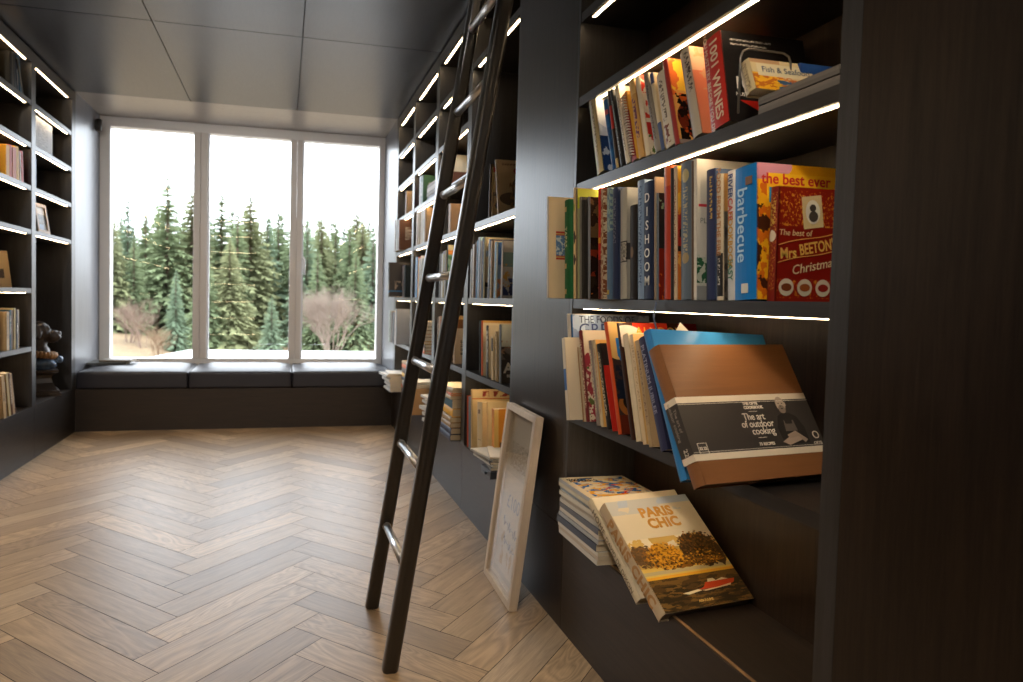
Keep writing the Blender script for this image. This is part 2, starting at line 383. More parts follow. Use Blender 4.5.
# ------------------------------------------------------------------ window seat
ws = thing('window_seat', 'dark oak window bench below the three-pane window', 'bench')
bm = bmesh.new(); bx(bm, 0, 0, 0, XR-XL-.002, YW-YB-.002, .333); obj('base', bm, wood_x, ws, (XL+.001, YB, 0))
for i, (a, c) in enumerate(((XL+.003, -.748), (-.748, .072), (.072, XR-.003))):
    bm = bmesh.new(); bx(bm, a+.003, YB+.002, .334, c-.003, YW-.003, .484)
    bmesh.ops.subdivide_edges(bm, edges=bm.edges[:], cuts=5, use_grid_fill=True)
    cx_, cy_ = (a+c)/2, (YB+YW)/2
    for v in bm.verts:
        ex = 1-abs(v.co.x-cx_)/((c-a)/2); ey = 1-abs(v.co.y-cy_)/((YW-YB)/2)
        if v.co.z > .45: v.co.z += .012*min(1, 2.2*min(ex, ey)) - (.014 if min(ex, ey) < .02 else 0)
    for f_ in bm.faces: f_.smooth = True
    c_ = obj('seat_cushion', bm, cushion_m)
    tag(c_, ('left', 'middle', 'right')[i] + ' one of three navy leather cushions on the window bench', 'cushion', 'window bench cushions')
    md = c_.modifiers.new('b', 'BEVEL'); md.width = .016; md.segments = 3; md.limit_method = 'ANGLE'; md.angle_limit = 1.0
# two books on the bench
book('larger grey-green book lying under the other at the left end of the window bench', .26, .016, .30, (-1.572, 6.04, .4975), (PI/2, 0, PI/2+.08), spine=(70, 70, 66), front=(120, 122, 118), soft=True)
book('smaller pale book lying on top at the left end of the window bench', .19, .018, .25, (-1.49, 6.10, .515), (PI/2, 0, PI/2-.06), spine=(120, 112, 100), front=(196, 194, 190))

# ------------------------------------------------------------------ bookcases
LV = [2.275, 2.005, 1.735, 1.457, 1.082, .708]; TH = .030; BASE = .345; HD = 2.545
def bay(label, y0, y1, side, levels, post0, post1, led_in=.055, led_near=.055, top=True):
    """one bookcase bay; side=+1 right of room (front faces -x), -1 left. post0/post1: widths of side posts"""
    T = thing('bookcase', label, 'bookcase', (0, 0, 0), (0, 0, 0), 'built-in bookcases of the ' + ('right' if side > 0 else 'left') + ' wall')
    X0 = XR if side > 0 else XL
    def bo(n, d0, ya, z0, d1, yb, z1, m, par=T, bev=0):
        xa, xb = sorted((X0+side*d0, X0+side*d1)); return box_obj(n, (xa, ya, z0), (xb, yb, z1), m, par, bev)
    bo('back_panel', .245, y0, BASE, .26, y1, HD, wood_z)
    bo('plinth', 0, y0-post0+.001, 0, .26, y1+post1-.001, BASE-.006, edge_y if side < 0 else wood_y)
    bo('bottom_shelf', .0, y0, BASE-.006, .26, y1, BASE, wood_y)
    hd = bo('header', 0, y0-post0+.001, HD, .26, y1+post1-.001, ZC-.012, wood_y)
    if post0: bo('side_post', 0, y0-post0, BASE-.006, .26, y0, HD, edge_z)
    if post1: bo('side_post', 0, y1, BASE-.006, .26, y1+post1, HD, edge_z)
    def led(z, par):
        bo('led_strip', .015, y0+led_near, z-.0016, .0245, y1-led_in, z+.0001, led_m, par)
    led(HD, hd)
    for z in levels:
        s_ = bo('shelf', .002, y0+.0006, z, .245, y1-.0006, z+TH, edge_y)
        led(z, s_)
    return T
bay('near bookcase bay on the right, packed with cookbooks', .985, 2.06, 1, [2.005]+LV[2:], .042, .018, led_near=.002)
bay('right bookcase bay just beyond the wide pilaster', 2.660, 3.365, 1, [LV[0]]+LV[3:], .018, .034)
bay('second right bookcase bay beyond the wide pilaster', 3.437, 4.135, 1, LV, .038, .034)
bay('third right bookcase bay beyond the wide pilaster', 4.207, 4.915, 1, LV, .038, .034)
bay('farthest right bookcase bay, beside the window seat', 4.987, 5.672, 1, LV, .038, .0895)
bay('farthest left bookcase bay, beside the window seat', 4.907, 5.672, -1, LV[:4], .034, .0895)
bay('left bookcase bay holding orange and red books', 4.14, 4.835, -1, LV, .034, .038)
bay('left bookcase bay outside the left edge of the view', 3.37, 4.068, -1, LV, .034, .038)
bay('left bookcase bay nearest the viewer', 2.6, 3.298, -1, LV, .034, .038)
bm = bmesh.new(); bx(bm, XL-.26, 1.8, 0, XL, 2.566, ZC); struct('trim_3', bm, wood_z, 'dark panel ending the left bookcases', 'panel')
# lit bookcase beside the viewer, facing the window (the window mirrors its shelves)
YT = .85; T = thing('bookcase', 'lit bookcase beside the viewer, facing the window', 'bookcase')
box_obj('back_panel', (XL+.002, YT-.26, 0), (-.43, YT-.25, ZC-.002), wood_z, T)
for a, c in ((XL+.002, -1.26), (-.47, -.43)): box_obj('side_post', (a, YT-.25, 0), (c, YT, ZC-.002), edge_z, T)
for z in (.42, .70, .98, 1.28, 1.55, 1.83, 2.10, 2.36, 2.59):
    s_ = box_obj('shelf', (-1.259, YT-.25, z), (-.471, YT-.002, z+.03), wood_x, T)
    box_obj('led_strip', (-1.22, YT-.028, z-.0035), (-.49, YT-.014, z+.0001), led_m, s_)
# brass coloured strip let into the front of the near bottom shelf
bm = bmesh.new(); bx(bm, XR+.006, 1.0, BASE-.003, XR+.015, 2.04, BASE+.0012)
tag(obj('edge_strip', bm, flat((150, 118, 84), .35, .3)), 'thin bronze strip let into the lowest near shelf', 'strip')

# ------------------------------------------------------------------ ladder
ld = thing('library_ladder', 'tall black library ladder with chrome rungs leaning on the right bookcase', 'ladder', (.318, 2.14, 0))
xl = lambda z: (.319+.1525*z)-.318
for y in (1.936, 2.356):
    bm = bmesh.new(); n = 28; rings = []
    for z in (0, .004, 2.535, 2.545):
        sc = .93 if z in (0, 2.545) else 1; ring = []
        for k in range(n):
            a = 2*PI*k/n; ca, sa = math.cos(a), math.sin(a); q = (abs(ca)**3+abs(sa)**3)**(-1/3.)
            rx, ry = .0240, .026
            px_, py_ = rx*ca*q, ry*sa*q
            if abs(ca) < .25: py_ *= .93                      # shallow groove down each side
            ring.append(bm.verts.new((xl(z)+px_*sc, y-2.14+py_*sc, z)))
        rings.append(ring)
    for i in range(3):
        for k in range(n):
            f_ = bm.faces.new((rings[i][k], rings[i][(k+1) % n], rings[i+1][(k+1) % n], rings[i+1][k])); f_.smooth = True
    bm.faces.new(rings[0][::-1]); bm.faces.new(rings[-1]); obj('side_rail', bm, black_metal, ld)
for i in range(8):
    z = .295+.2935*i
    bm = bmesh.new(); tube(bm, [(xl(z), -.18, z), (xl(z), .193, z)], .0135, 14)
    r = obj('rung', bm, chrome, ld)
    bm = bmesh.new(); tube(bm, [(xl(z), .189, z), (xl(z), .193, z)], .0155, 14); tube(bm, [(xl(z), -.181, z), (xl(z), -.177, z)], .0155, 14)
    obj('collar', bm, chrome, r)
for y in (-.204, .216):
    bm = bmesh.new(); tube(bm, [(xl(2.52), y, 2.52), (xl(2.52)+.06, y, 2.575), (XR-.318-.002, y, 2.575)], .01, 10); obj('top_hook', bm, chrome, ld)

# ------------------------------------------------------------------ leaning picture frame
fwid, fdep, fhei = .351, .031, .698
pf = thing('framed_print', 'pale wooden picture frame leaning against the wide pilaster on the floor', 'picture frame', (.800, 2.575, .001), (math.radians(-6.6), 0, math.radians(-91.9)))
bm = bmesh.new(); bw = .024
for q in ((0, 0, bw, fhei), (fwid-bw, 0, fwid, fhei), (bw, 0, fwid-bw, bw), (bw, fhei-bw, fwid-bw, fhei)): bx(bm, q[0], 0, q[1], q[2], fdep, q[3], 0, .0012)
obj('moulding', bm, wood('limed_ash', (196, 178, 158), (218, 202, 182), 'z', .5, .1), pf)
bm = bmesh.new(); bx(bm, bw-.004, fdep-.006, bw-.004, fwid-bw+.004, fdep-.001, fhei-bw+.004); uvbook(bm, fwid, 1, fhei)
pp = obj('print', bm, art('framed_print', (206, 192, 170), [('rect', (188, 176, 158), .1, .06, .9, .95), ('rect', (204, 190, 168), .13, .09, .87, .62), ('glyph', (150, 138, 120), .2, .66, .8, .8, 46, 70), ('blob', (178, 150, 112), .2, .12, .8, .3, 9, .56)], .7), pf)  # greyer upper part of the paper paints the reflection in the glass
front_text(pp, '£100', .075, .175, .33, (118, 122, 134), y=fdep-.0065, xs=1.0)
bm = bmesh.new()
def squig(x0, z0, wd, hg, n):
    pts = [(x0+wd*i/(n*6), fdep-.0068, z0+hg*math.sin(i*1.1)*(.5+.5*math.sin(i*.37+1))-.02*i/(n*6)) for i in range(n*6+1)]
    tube(bm, pts, .0012, 4)
squig(.09, .25, .17, .022, 7); squig(.12, .185, .13, .018, 5)
obj('pencil_scrawl', bm, flat((110, 112, 122), .7, var=0), pp)
bm = bmesh.new(); bx(bm, bw-.003, .008, bw-.003, fwid-bw+.003, .0095, fhei-bw+.003); obj('glass', bm, glassm, pf)

# ------------------------------------------------------------------ near bay, upper row (books leaning left)
ZA, ZB_, ZCc, ZD = LV[3]+TH, LV[4]+TH, LV[5]+TH, BASE
GA = 'cookbooks leaning on the upper near shelf'
spn = lambda c, d, v0=.15, v1=.85, sc=90: art('spine_print', c, [('glyph', d, .25, v0, .75, v1, 3, sc)], .4)
shelf_book('thick cream hardback with worn spine, first at the left of the upper near shelf', ZA, 602.3, 592.6, 92.5, .042, w=.2, spine_m=art('cream_spine', (206, 188, 140), [('glyph', (140, 120, 70), .3, .2, .55, .9, 3, 60), ('rect', (150, 160, 70), .75, 0, 1, .95)]), front_m=art('cover_a1', (196, 206, 220), [('blob', (30, 60, 110), 0, 0, 1, .42, 6, .42), ('ellipse', (232, 236, 240), .3, .8, .4, .3)]), group=GA)
shelf_book('slim bright blue book beside the thick cream one on the upper near shelf', ZA, 614.3, 605, 101, .018, w=.19, spine_m=art('s_a2', (40, 104, 168), [('rect', (200, 100, 110), 0, .78, 1, .85), ('blob', (26, 66, 120), 0, 0, 1, .6, 7, .5)]), front=(60, 90, 130), group=GA)
shelf_book('thin brown book with a red middle band on the upper near shelf', ZA, 617.6, 608.6, 91.7, .013, w=.2, spine_m=art('s_a3', (60, 44, 36), [('rect', (196, 50, 36), 0, .5, 1, .8), ('rect', (196, 170, 120), 0, 0, 1, .12)]), front=(60, 50, 44), group=GA)
shelf_book('charcoal spined book right of the red-banded one on the upper near shelf', ZA, 622.9, 611.4, 90.5, .02, w=.2, spine_m=spn((46, 44, 46), (170, 168, 160)), front=(52, 50, 50), group=GA)
shelf_book('cream book with small lettering between the charcoal and comb-bound books', ZA, 628.6, 616.8, 87, .02, w=.2, spine_m=spn((214, 202, 176), (120, 100, 90)), front=(222, 212, 190), group=GA)
t_, c_, w_, tt, hh = shelf_book('red and orange comb-bound cookbook on the upper near shelf', ZA, 636.6, 626, 94, .026, w=.2, spine_m=art('s_a5', (150, 40, 32), [('rect', (214, 140, 50), 0, .72, 1, 1)]), front=(228, 176, 70), soft=True, group=GA)
bm = bmesh.new()
for i in range(22):
    z = hh*(.08+.85*i/21); tube(bm, [(.006, tt*.3, z), (-.006, tt*.35, z+.001), (-.008, tt*.7, z+.002), (.004, tt*.85, z+.003)], .0022, 6)
obj('comb_binding', bm, flat((222, 214, 200), .35), t_)
shelf_book('orange spined cookbook with purple lettering on the upper near shelf', ZA, 642.8, 632.4, 80, .026, w=.21, spine_m=art('s_a6', (206, 158, 92), [('glyph', (110, 60, 90), .2, .25, .8, .75, 2, 26), ('rect', (230, 190, 120), 0, .8, 1, 1)]), front=(216, 170, 110), group=GA)
shelf_book('white book with a large red flower on its cover, upper near shelf', ZA, 649, 637.6, 77, .02, w=.21, spine=(222, 206, 178), front_m=art('cover_a7', (226, 208, 182), [('blob', (206, 60, 36), 0, .45, 1, 1, 5, .5), ('blob', (180, 40, 30), 0, .02, 1, .4, 5, .48), ('blob', (90, 110, 50), 0, 0, 1, .3, 7, .6)]), group=GA)
shelf_book('grey spined book beside the flowered white one on the upper near shelf', ZA, 659, 646.3, 75, .022, w=.21, spine_m=spn((140, 130, 118), (60, 50, 44)), front=(176, 160, 140), group=GA)
shelf_book('slim book with blue foot and cream top on the upper near shelf', ZA, 663.6, 651.5, 74, .014, w=.21, spine_m=art('s_a9', (214, 196, 160), [('rect', (70, 84, 120), 0, 0, 1, .35), ('rect', (60, 70, 110), 0, .86, 1, 1)]), front=(214, 190, 150), group=GA)
shelf_book('white book with looping script down its spine on the upper near shelf', ZA, 672.7, 662, 73, .034, w=.21, spine_m=art('s_a10', (208, 196, 176), [('glyph', (110, 96, 84), .25, .35, .75, .9, 2.4, 34), ('glyph', (120, 60, 40), .2, .05, .9, .3, 3, 16)]), front=(210, 196, 170), group=GA)
shelf_book('red spined cookbook with a glossy food photograph cover on the upper near shelf', ZA, 678.5, 665.3, 60, .019, w=.22, spine=(150, 44, 34), front_m=art('cover_a11', (226, 164, 84), [('rect', (244, 192, 60), 0, .62, 1, .98), ('blob', (222, 110, 50), 0, .55, 1, 1, 4, .52), ('ellipse', (110, 40, 22), .5, .3, .46, .3), ('blob', (30, 18, 14), .05, .05, .95, .58, 7, .5), ('blob', (190, 80, 30), .1, .1, .9, .55, 9, .58), ('rect', (150, 130, 120), 0, 0, 1, .05)], .2), group=GA)
shelf_book('salmon covered cookbook with silver spine on the upper near shelf', ZA, 700.4, 686.4, 50, .034, w=.22, spine_m=art('s_a12', (176, 164, 146), [('glyph', (60, 50, 46), .1, .5, .5, .95, 3, 60), ('rect', (120, 110, 100), .8, 0, 1, 1)]), front_m=art('cover_a12', (238, 140, 98), [('rect', (242, 190, 148), 0, .72, .7, 1), ('blob', (232, 170, 120), 0, .5, 1, 1, 6, .55)]), group=GA)
t_, c_, w_, tt, hh = shelf_book('tall red wine guide with black cover on the upper near shelf', ZA, 727.5, 718, 36, .062, w=.22, spine_m=flat((188, 42, 32), .35), front_m=art('cover_a13', (30, 28, 28), [('rect', (196, 44, 36), .0, .06, .5, .24), ('poly', (30, 28, 28), -.5, -1, -.32, 0, 0, 1, .3), ('glyph', (200, 196, 190), .12, .90, .6, .92, 30, 200), ('glyph', (200, 196, 190), .12, .85, .55, .87, 30, 200)], .3), group=GA)
spine_text(t_, '1001 WINES', .036, tt*.38, hh*.52, (226, 206, 176), bold=.0006)
spine_text(t_, 'YOU MUST TRY BEFORE YOU DIE', .016, tt*.78, hh*.52, (226, 206, 176))
front_text(t_, '100', .04, .055, hh*.42, (226, 222, 214), bold=.0008); front_text(t_, 'MUST TRY', .012, .055, hh*.30, (216, 212, 204))
# grey brochures lying flat at the near end, the seafood book and a bookend on them
ys = [.988, .990, .989, .992]
for i in range(4):
    book('grey brochure %s the flat stack, near end of upper near shelf' % ['at the bottom of', 'second from the bottom of', 'third from the bottom of', 'on top of'][i],
         .205, .0085, .205, (XR+.003+.002*(i % 2), ys[i], ZA+.0088*(i+1)), (-PI/2, 0, 0), spine=((118, 112, 104), (128, 120, 112), (108, 102, 96), (122, 116, 108))[i], soft=True, group='flat grey brochures')
zs = ZA+.0088*4+.001
yb_ = ysolve(.90, zs, 754); tp_ = onx(746.5, 63, .90); th_ = math.atan2(tp_.y-yb_, tp_.z-zs)
t_, c_ = book('small cream seafood cookbook propped on the grey brochures', .15, .030, math.hypot(tp_.y-yb_, tp_.z-zs), (.90, yb_, zs+.03*math.sin(th_)), (-th_, 0, 0), spine_m=spn((206, 186, 142), (120, 100, 80), .1, .9, 50),
     front_m=art('cover_fish', (214, 196, 150), [('rect', (240, 180, 40), 0, 0, .5, .55), ('blob', (200, 110, 30), 0, 0, .8, .5, 8, .5), ('blob', (60, 90, 130), .4, 0, 1, .35, 6, .5), ('rect', (190, 150, 110), 0, .88, .5, 1), ('rect', (222, 210, 176), .12, .45, .95, .86)]))
fh_ = math.hypot(tp_.y-yb_, tp_.z-zs)
front_text(t_, 'Fish & Seafood', .019, .085, fh_*.66, (70, 84, 110))
book('blue book half hidden behind the seafood cookbook', .11, .012, .075, (1.02, 1.190, zs+.004), (math.radians(-6), 0, 0), spine=(40, 70, 130), front=(44, 84, 150))
bm = bmesh.new(); yy = 1.1985; wz = onx(724, 57, .882).z; xa, xb = .882, 1.00
tube(bm, [(xa, yy, ZA+.001), (xa, yy, wz-.02), (xa+.005, yy, wz-.006), (xa+.018, yy, wz), (xb-.018, yy, wz), (xb-.005, yy, wz-.006), (xb, yy, wz-.02), (xb, yy, zs+.001)], .0022, 8)
tag(obj('wire_bookend', bm, flat((120, 116, 110), .35, .6)), 'bent chrome wire bookend against the black wine guide cover', 'bookend')

# ------------------------------------------------------------------ near bay, middle row
GB = 'cookbooks upright on the middle near shelf'
t_, c_, w_, tt, hh = shelf_book('cream book with blue tile ornament sticking out at the left of the middle near shelf', ZB_, 548.5, 548.5, 197, .014, xs=0.800, w=.25, spine=(176, 158, 132), soft=True, group=GB,
   front_m=art('cover_b0', (196, 176, 142), [('rect', (160, 60, 40), .1, .38, .75, .66), ('rect', (196, 160, 90), .1, .40, .75, .41), ('rect', (196, 160, 90), .1, .63, .75, .64), ('rect', (84, 116, 150), .1, .42, .75, .62), ('blob', (176, 186, 186), .1, .42, .75, .62, 24, .52)], .5))
t_, c_, w_, tt, hh = shelf_book('dark green tapas cookbook with rounded corners on the middle near shelf', ZB_, 568.3, 568.3, 200, .036, xs=0.840, w=.22, spine=(24, 88, 50), front=(30, 96, 56), group=GB)
spine_text(t_, 'TAPAS', .022, tt*.5, hh*.62, (206, 196, 160)); bm = bmesh.new()
for q in (.88, .30, .04): bx(bm, -.0012, tt*.35, hh*q, -.0002, tt*.65, hh*(q+.05), 0, .0003)
obj('spine_emblem', bm, flat((196, 160, 110), .5), t_)
shelf_book('tan book with a red stripe beside the green tapas one on the middle near shelf', ZB_, 574.6, 574.6, 188, .026, xs=0.855, w=.22, spine_m=art('s_b2', (206, 176, 128), [('rect', (178, 40, 30), .78, .2, 1, .9), ('ellipse', (60, 50, 50), .3, .55, .3, .06), ('ellipse', (60, 50, 50), .3, .35, .3, .05), ('ellipse', (150, 160, 60), .35, .82, .25, .04)]), front=(186, 160, 120), group=GB)
shelf_book('thin book with yellow-green cover top on the middle near shelf', ZB_, 577.5, 577.5, 189, .01, xs=0.860, w=.22, spine=(110, 100, 80), front_m=art('cover_b3', (150, 150, 110), [('rect', (176, 180, 50), 0, .82, 1, 1)]), group=GB, soft=True)
shelf_book('grey-brown magazine binder fourth on the middle near shelf', ZB_, 580.5, 580.5, 197, .014, xs=0.865, spine=(110, 104, 98), front=(50, 46, 42), group=GB)
shelf_book('matt black book with plain spine beside the magazine binder', ZB_, 584.2, 584.2, 200, .018, xs=0.870, spine=(36, 33, 30), group=GB)
shelf_book('glossy black cookbook with smoky grill photograph on the middle near shelf', ZB_, 589, 589, 197, .017, xs=0.880, w=.24, spine=(120, 122, 128), group=GB, rough=.15,
   front_m=art('cover_b6', (40, 30, 22), [('blob', (90, 70, 44), 0, .5, 1, 1, 5, .52), ('rect', (110, 40, 24), 0, .22, 1, .48), ('blob', (30, 20, 16), 0, 0, 1, .6, 6, .5), ('blob', (200, 110, 40), 0, 0, 1, .3, 9, .6)], .2))
shelf_book('thin scarlet book on the middle near shelf', ZB_, 599.5, 599.5, 188, .011, xs=0.893, w=.2, spine_m=art('s_b7', (176, 36, 30), [('rect', (210, 150, 50), 0, .5, 1, .55), ('rect', (90, 30, 26), 0, 0, 1, .35)]), group=GB)
shelf_book('narrow cream and brown paperback right of the scarlet book', ZB_, 603.3, 603.3, 189, .016, xs=0.897, w=.2, spine_m=art('s_b8', (196, 178, 150), [('blob', (120, 70, 40), 0, 0, 1, 1, 6, .5, 4)]), group=GB, soft=True)
shelf_book('steel blue book with marbled spine on the middle near shelf', ZB_, 609.3, 609.3, 188, .026, xs=0.905, w=.2, spine_m=art('s_b9', (92, 116, 140), [('blob', (150, 170, 160), 0, .6, 1, 1, 6, .5, 3), ('rect', (180, 150, 60), .2, .04, .8, .08)]), group=GB)
shelf_book('dark navy book with faint lettering right of the steel blue one', ZB_, 616.5, 616.5, 187.5, .032, xs=0.912, w=.2, spine_m=spn((42, 50, 76), (110, 110, 120), .5, .9, 50), front=(50, 60, 88), group=GB)
shelf_book('pale grey book with black lace drawing on its spine, middle near shelf', ZB_, 625.5, 625.5, 188, .040, xs=0.920, w=.22, spine_m=art('s_b11', (168, 164, 152), [('rect', (40, 38, 38), .0, .33, .9, .52), ('blob', (190, 184, 170), .05, .34, .9, .51, 30, .5)]), front_m=art('cover_b11', (160, 158, 150), [('rect', (60, 58, 58), 0, .35, .3, .5)]), group=GB)
shelf_book('squat black book between the lace-drawn and pale blue ones', ZB_, 635.5, 635.5, 205, .036, xs=0.925, spine_m=art('s_b12', (34, 29, 27), [('ellipse', (120, 96, 70), .6, .5, .25, .06)]), front=(30, 26, 24), group=GB)
shelf_book('pale blue spined hardback left of the tall navy one lettered vertically', ZB_, 642.6, 642.6, 180, .032, xs=0.920, spine_m=spn((120, 142, 170), (60, 80, 110), .1, .95, 60), pg=(236, 230, 214), group=GB)
t_, c_, w_, tt, hh = shelf_book('navy cookbook with large white letters stacked down its spine, middle near shelf', ZB_, 652, 652, 181, .046, xs=0.920, spine=(24, 36, 66), front=(28, 40, 72), group=GB)
for i, ch in enumerate('DISHOOM'): spine_text(t_, ch, .034, tt*.52, hh*(.86-.118*i), (226, 222, 212), up=True, bold=.0003, name='spine_letter')
shelf_book('tan cookbook with carrot on its cover right of the white-lettered navy spine', ZB_, 655, 655, 177, .012, xs=0.925, spine=(150, 130, 110), front_m=art('cover_b16', (170, 150, 120), [('poly', (206, 90, 36), 1, -.6, -.25, .0, .75, .3, .95)]), group=GB)
shelf_book('short grey-blue book with white circles on its black cover', ZB_, 657.5, 657.5, 193, .013, xs=0.928, spine_m=spn((110, 122, 132), (60, 66, 70), .1, .9, 60), group=GB,
   front_m=art('cover_b15', (40, 36, 34), [('rect', (120, 36, 24), 0, 0, 1, .48), ('blob', (200, 90, 30), 0, 0, 1, .25, 10, .55), ('ellipse', (190, 150, 120), .3, .64, .2, .1), ('ellipse', (40, 36, 34), .34, .64, .17, .085), ('ellipse', (190, 150, 120), .3, .40, .2, .1), ('ellipse', (110, 34, 24), .34, .40, .17, .085), ('blob', (110, 140, 110), 0, .85, 1, .95, 9, .5)], .25))
shelf_book('tall red-orange spined cookbook in the middle of the middle near shelf', ZB_, 669.5, 669.5, 166, .030, xs=0.920, spine_m=art('s_b17', (176, 60, 34), [('rect', (206, 100, 50), 0, .85, 1, 1), ('rect', (120, 30, 22), .7, 0, 1, 1)]), group=GB)
shelf_book('thin black tall book right of the red-orange one, middle near shelf', ZB_, 672.4, 672.4, 168, .011, xs=0.921, spine=(42, 36, 34), group=GB)
shelf_book('cream spined cookbook with an orange cover photograph on the middle near shelf', ZB_, 676.2, 676.2, 166, .014, xs=0.922, spine_m=spn((196, 170, 140), (120, 80, 60), .1, .9, 90), w=.235, group=GB,
   front_m=art('cover_b19', (222, 140, 40), [('blob', (240, 180, 60), 0, .6, 1, 1, 4, .5), ('rect', (40, 26, 24), 0, .36, 1, .56), ('blob', (170, 50, 30), 0, .4, 1, .65, 7, .5), ('rect', (196, 110, 40), 0, 0, 1, .36), ('blob', (226, 160, 70), 0, 0, 1, .34, 8, .56)], .3))
shelf_book('broad grey-blue spined annual with gilt emblem on the middle near shelf', ZB_, 690.5, 690.5, 161, .045, xs=0.925, spine_m=art('s_b20', (88, 100, 112), [('glyph', (160, 150, 120), .3, .3, .7, .82, 3, 60), ('ellipse', (176, 160, 110), .5, .9, .3, .05), ('ellipse', (150, 130, 90), .5, .3, .3, .04)]), group=GB)
shelf_book('slim brown book right of the broad grey-blue annual', ZB_, 693.4, 693.4, 161, .011, xs=0.925, spine=(96, 74, 56), group=GB)
t_, c_, w_, tt, hh = shelf_book('large white magazine with green lettering on the middle near shelf', ZB_, 696.8, 696.8, 159, .012, xs=0.925, w=.232, spine=(206, 200, 188), soft=True, group=GB,
   front_m=art('cover_b22', (196, 192, 182), [('poly', (90, 120, 80), .5, 1, 1.0, 0, .1, .16, .9), ('rect', (180, 50, 60), .02, .66, .12, .68), ('rect', (40, 90, 60), .0, .12, .3, .3), ('blob', (180, 186, 170), 0, .1, .4, .32, 18, .5), ('rect', (140, 142, 140), 0, 0, 1, .1)]))
front_text(t_, 'PLAN', .018, .03, hh*.56, (110, 116, 108))
t_, c_, w_, tt, hh = shelf_book('navy spined cookbook with gold letters on the middle near shelf', ZB_, 713.2, 713.2, 169, .030, xs=0.935, w=.22, spine_m=art('s_b23', (44, 52, 84), [('glyph', (196, 160, 80), .2, .62, .45, .95, 3, 70)]), front=(86, 104, 134), group=GB)
t_, c_, w_, tt, hh = shelf_book('cream cookbook titled food from the fire on the middle near shelf', ZB_, 722.0, 722.0, 174, .036, xs=0.940, w=.2, spine_m=art('s_b24', (206, 192, 164), [('rect', (36, 34, 34), .05, .03, .95, .37), ('glyph', (196, 190, 180), .35, .12, .65, .33, 3, 70)]), group=GB, front_m=art('cover_b24', (90, 84, 76), [('rect', (190, 140, 80), 0, .7, 1, 1), ('blob', (50, 46, 44), 0, .0, 1, .7, 6, .5)]))
spine_text(t_, 'FOOD FROM THE FIRE', .0195, tt*.5, hh*.70, (176, 120, 60), bold=.0004)
t_, c_, w_, tt, hh = shelf_book('white cookbook with multicoloured lettering down the spine, middle near shelf', ZB_, 734.5, 734.5, 170, .028, xs=0.945, w=.2, spine=(206, 206, 204), front=(210, 208, 200), group=GB)
cols = [(40, 60, 120), (190, 60, 40), (200, 150, 40), (60, 120, 90)]
for i, s_ in enumerate(('RIVER', 'CAFE', 'COOKBOOK', 'EASY')):
    spine_text(t_, s_, .021, tt*.5, hh*(.88, .70, .465, .235)[i], cols[i], bold=.0004)
shelf_book('thin white booklet squeezed left of the bright blue barbecue book', ZB_, 738, 738, 173, .011, xs=0.948, w=.19, spine_m=art('s_b26', (206, 200, 190), [('rect', (160, 60, 50), .3, .75, .9, .95)]), group=GB, soft=True)
t_, c_, w_, tt, hh = shelf_book('thick bright blue barbecue cookbook on the middle near shelf', ZB_, 754.6, 755, 164, .066, xs=0.922, w=.232, spine=(10, 116, 190), round_=True, rough=.5, group=GB,
   front_m=art('cover_bbq', (240, 176, 30), [('ellipse', (200, 140, 160), .08, .98, .3, .1), ('blob', (214, 110, 24), 0, 0, 1, .85, 6, .5), ('blob', (70, 36, 20), 0, 0, 1, .7, 7, .54), ('rect', (244, 190, 40), .12, .74, 1, .93)], .3, .3))
spine_text(t_, 'barbecue', .042, tt*.60, hh*.56, (170, 212, 236), bold=.0003)
front_text(t_, 'the best ever', .031, .098, hh*.885, (200, 40, 40), bold=.0006); front_text(t_, 'barbecue', .045, .115, hh*.76, (30, 130, 196), bold=.0006)
bm = bmesh.new(); bx(bm, -.0014, tt*.3, hh*.05, -.0004, tt*.6, hh*.12); obj('spine_label', bm, flat((206, 204, 190), .5), t_)
bm = bmesh.new(); bx(bm, -.0014, tt*.12, hh*.85, -.0004, tt*.42, hh*.91); obj('spine_label', bm, flat((120, 84, 56), .5), t_)
# red Christmas cookbook standing in front, recessed
yf = ysolve(.943, ZB_, 772); zt = onx(766, 188.5, .943).z
bw_, bt_, bh_ = .152, .022, zt-ZB_
t_, c_ = book('red and gold Christmas cookbook standing in front of the yellow barbecue cover', bw_, bt_, bh_, (.943, yf-.002, ZB_+.0005), (0, 0, 0),
   spine_m=art('s_beeton', (120, 26, 16), [('blob', (170, 110, 40), .1, .1, .9, .95, 9, .56, 5), ('ellipse', (200, 190, 170), .5, .57, .4, .05), ('glyph', (190, 150, 70), .2, .66, .8, .9, 3, 40)]),
   front_m=art('cover_beeton', (140, 30, 16), [('blob', (196, 120, 34), .03, .03, .97, .97, 26, .585), ('blob', (214, 150, 50), .1, .62, .95, .95, 34, .6), ('rect', (132, 26, 15), .03, .2, 1, .66)], .35))
ornam = lambda c: flat(c, .5, var=.02)
bm = bmesh.new(); bx(bm, -.023, -.0008, -.032, .023, 0, .032); pl = obj('portrait_card', bm, ornam((214, 190, 140)), t_, (bw_*.55, -.0002, bh_*.79), (0, math.radians(-8), 0))
bm = bmesh.new(); tube(bm, [(0, -.0012, 0), (0, -.0016, 0)], .021, 20, ell=(.8, 1.15)); obj('portrait_oval', bm, ornam((226, 220, 206)), pl)
bm = bmesh.new(); tube(bm, [(0, -.0018, .008), (0, -.0021, .008)], .0075, 12); tube(bm, [(0, -.0018, -.009), (0, -.0021, -.009)], .011, 12, ell=(1, 1)); obj('portrait_figure', bm, ornam((70, 62, 56)), pl)
front_text(t_, 'The best of', .0165, bw_*.30, bh_*.60, (222, 200, 150), rot=0, shear=.1)
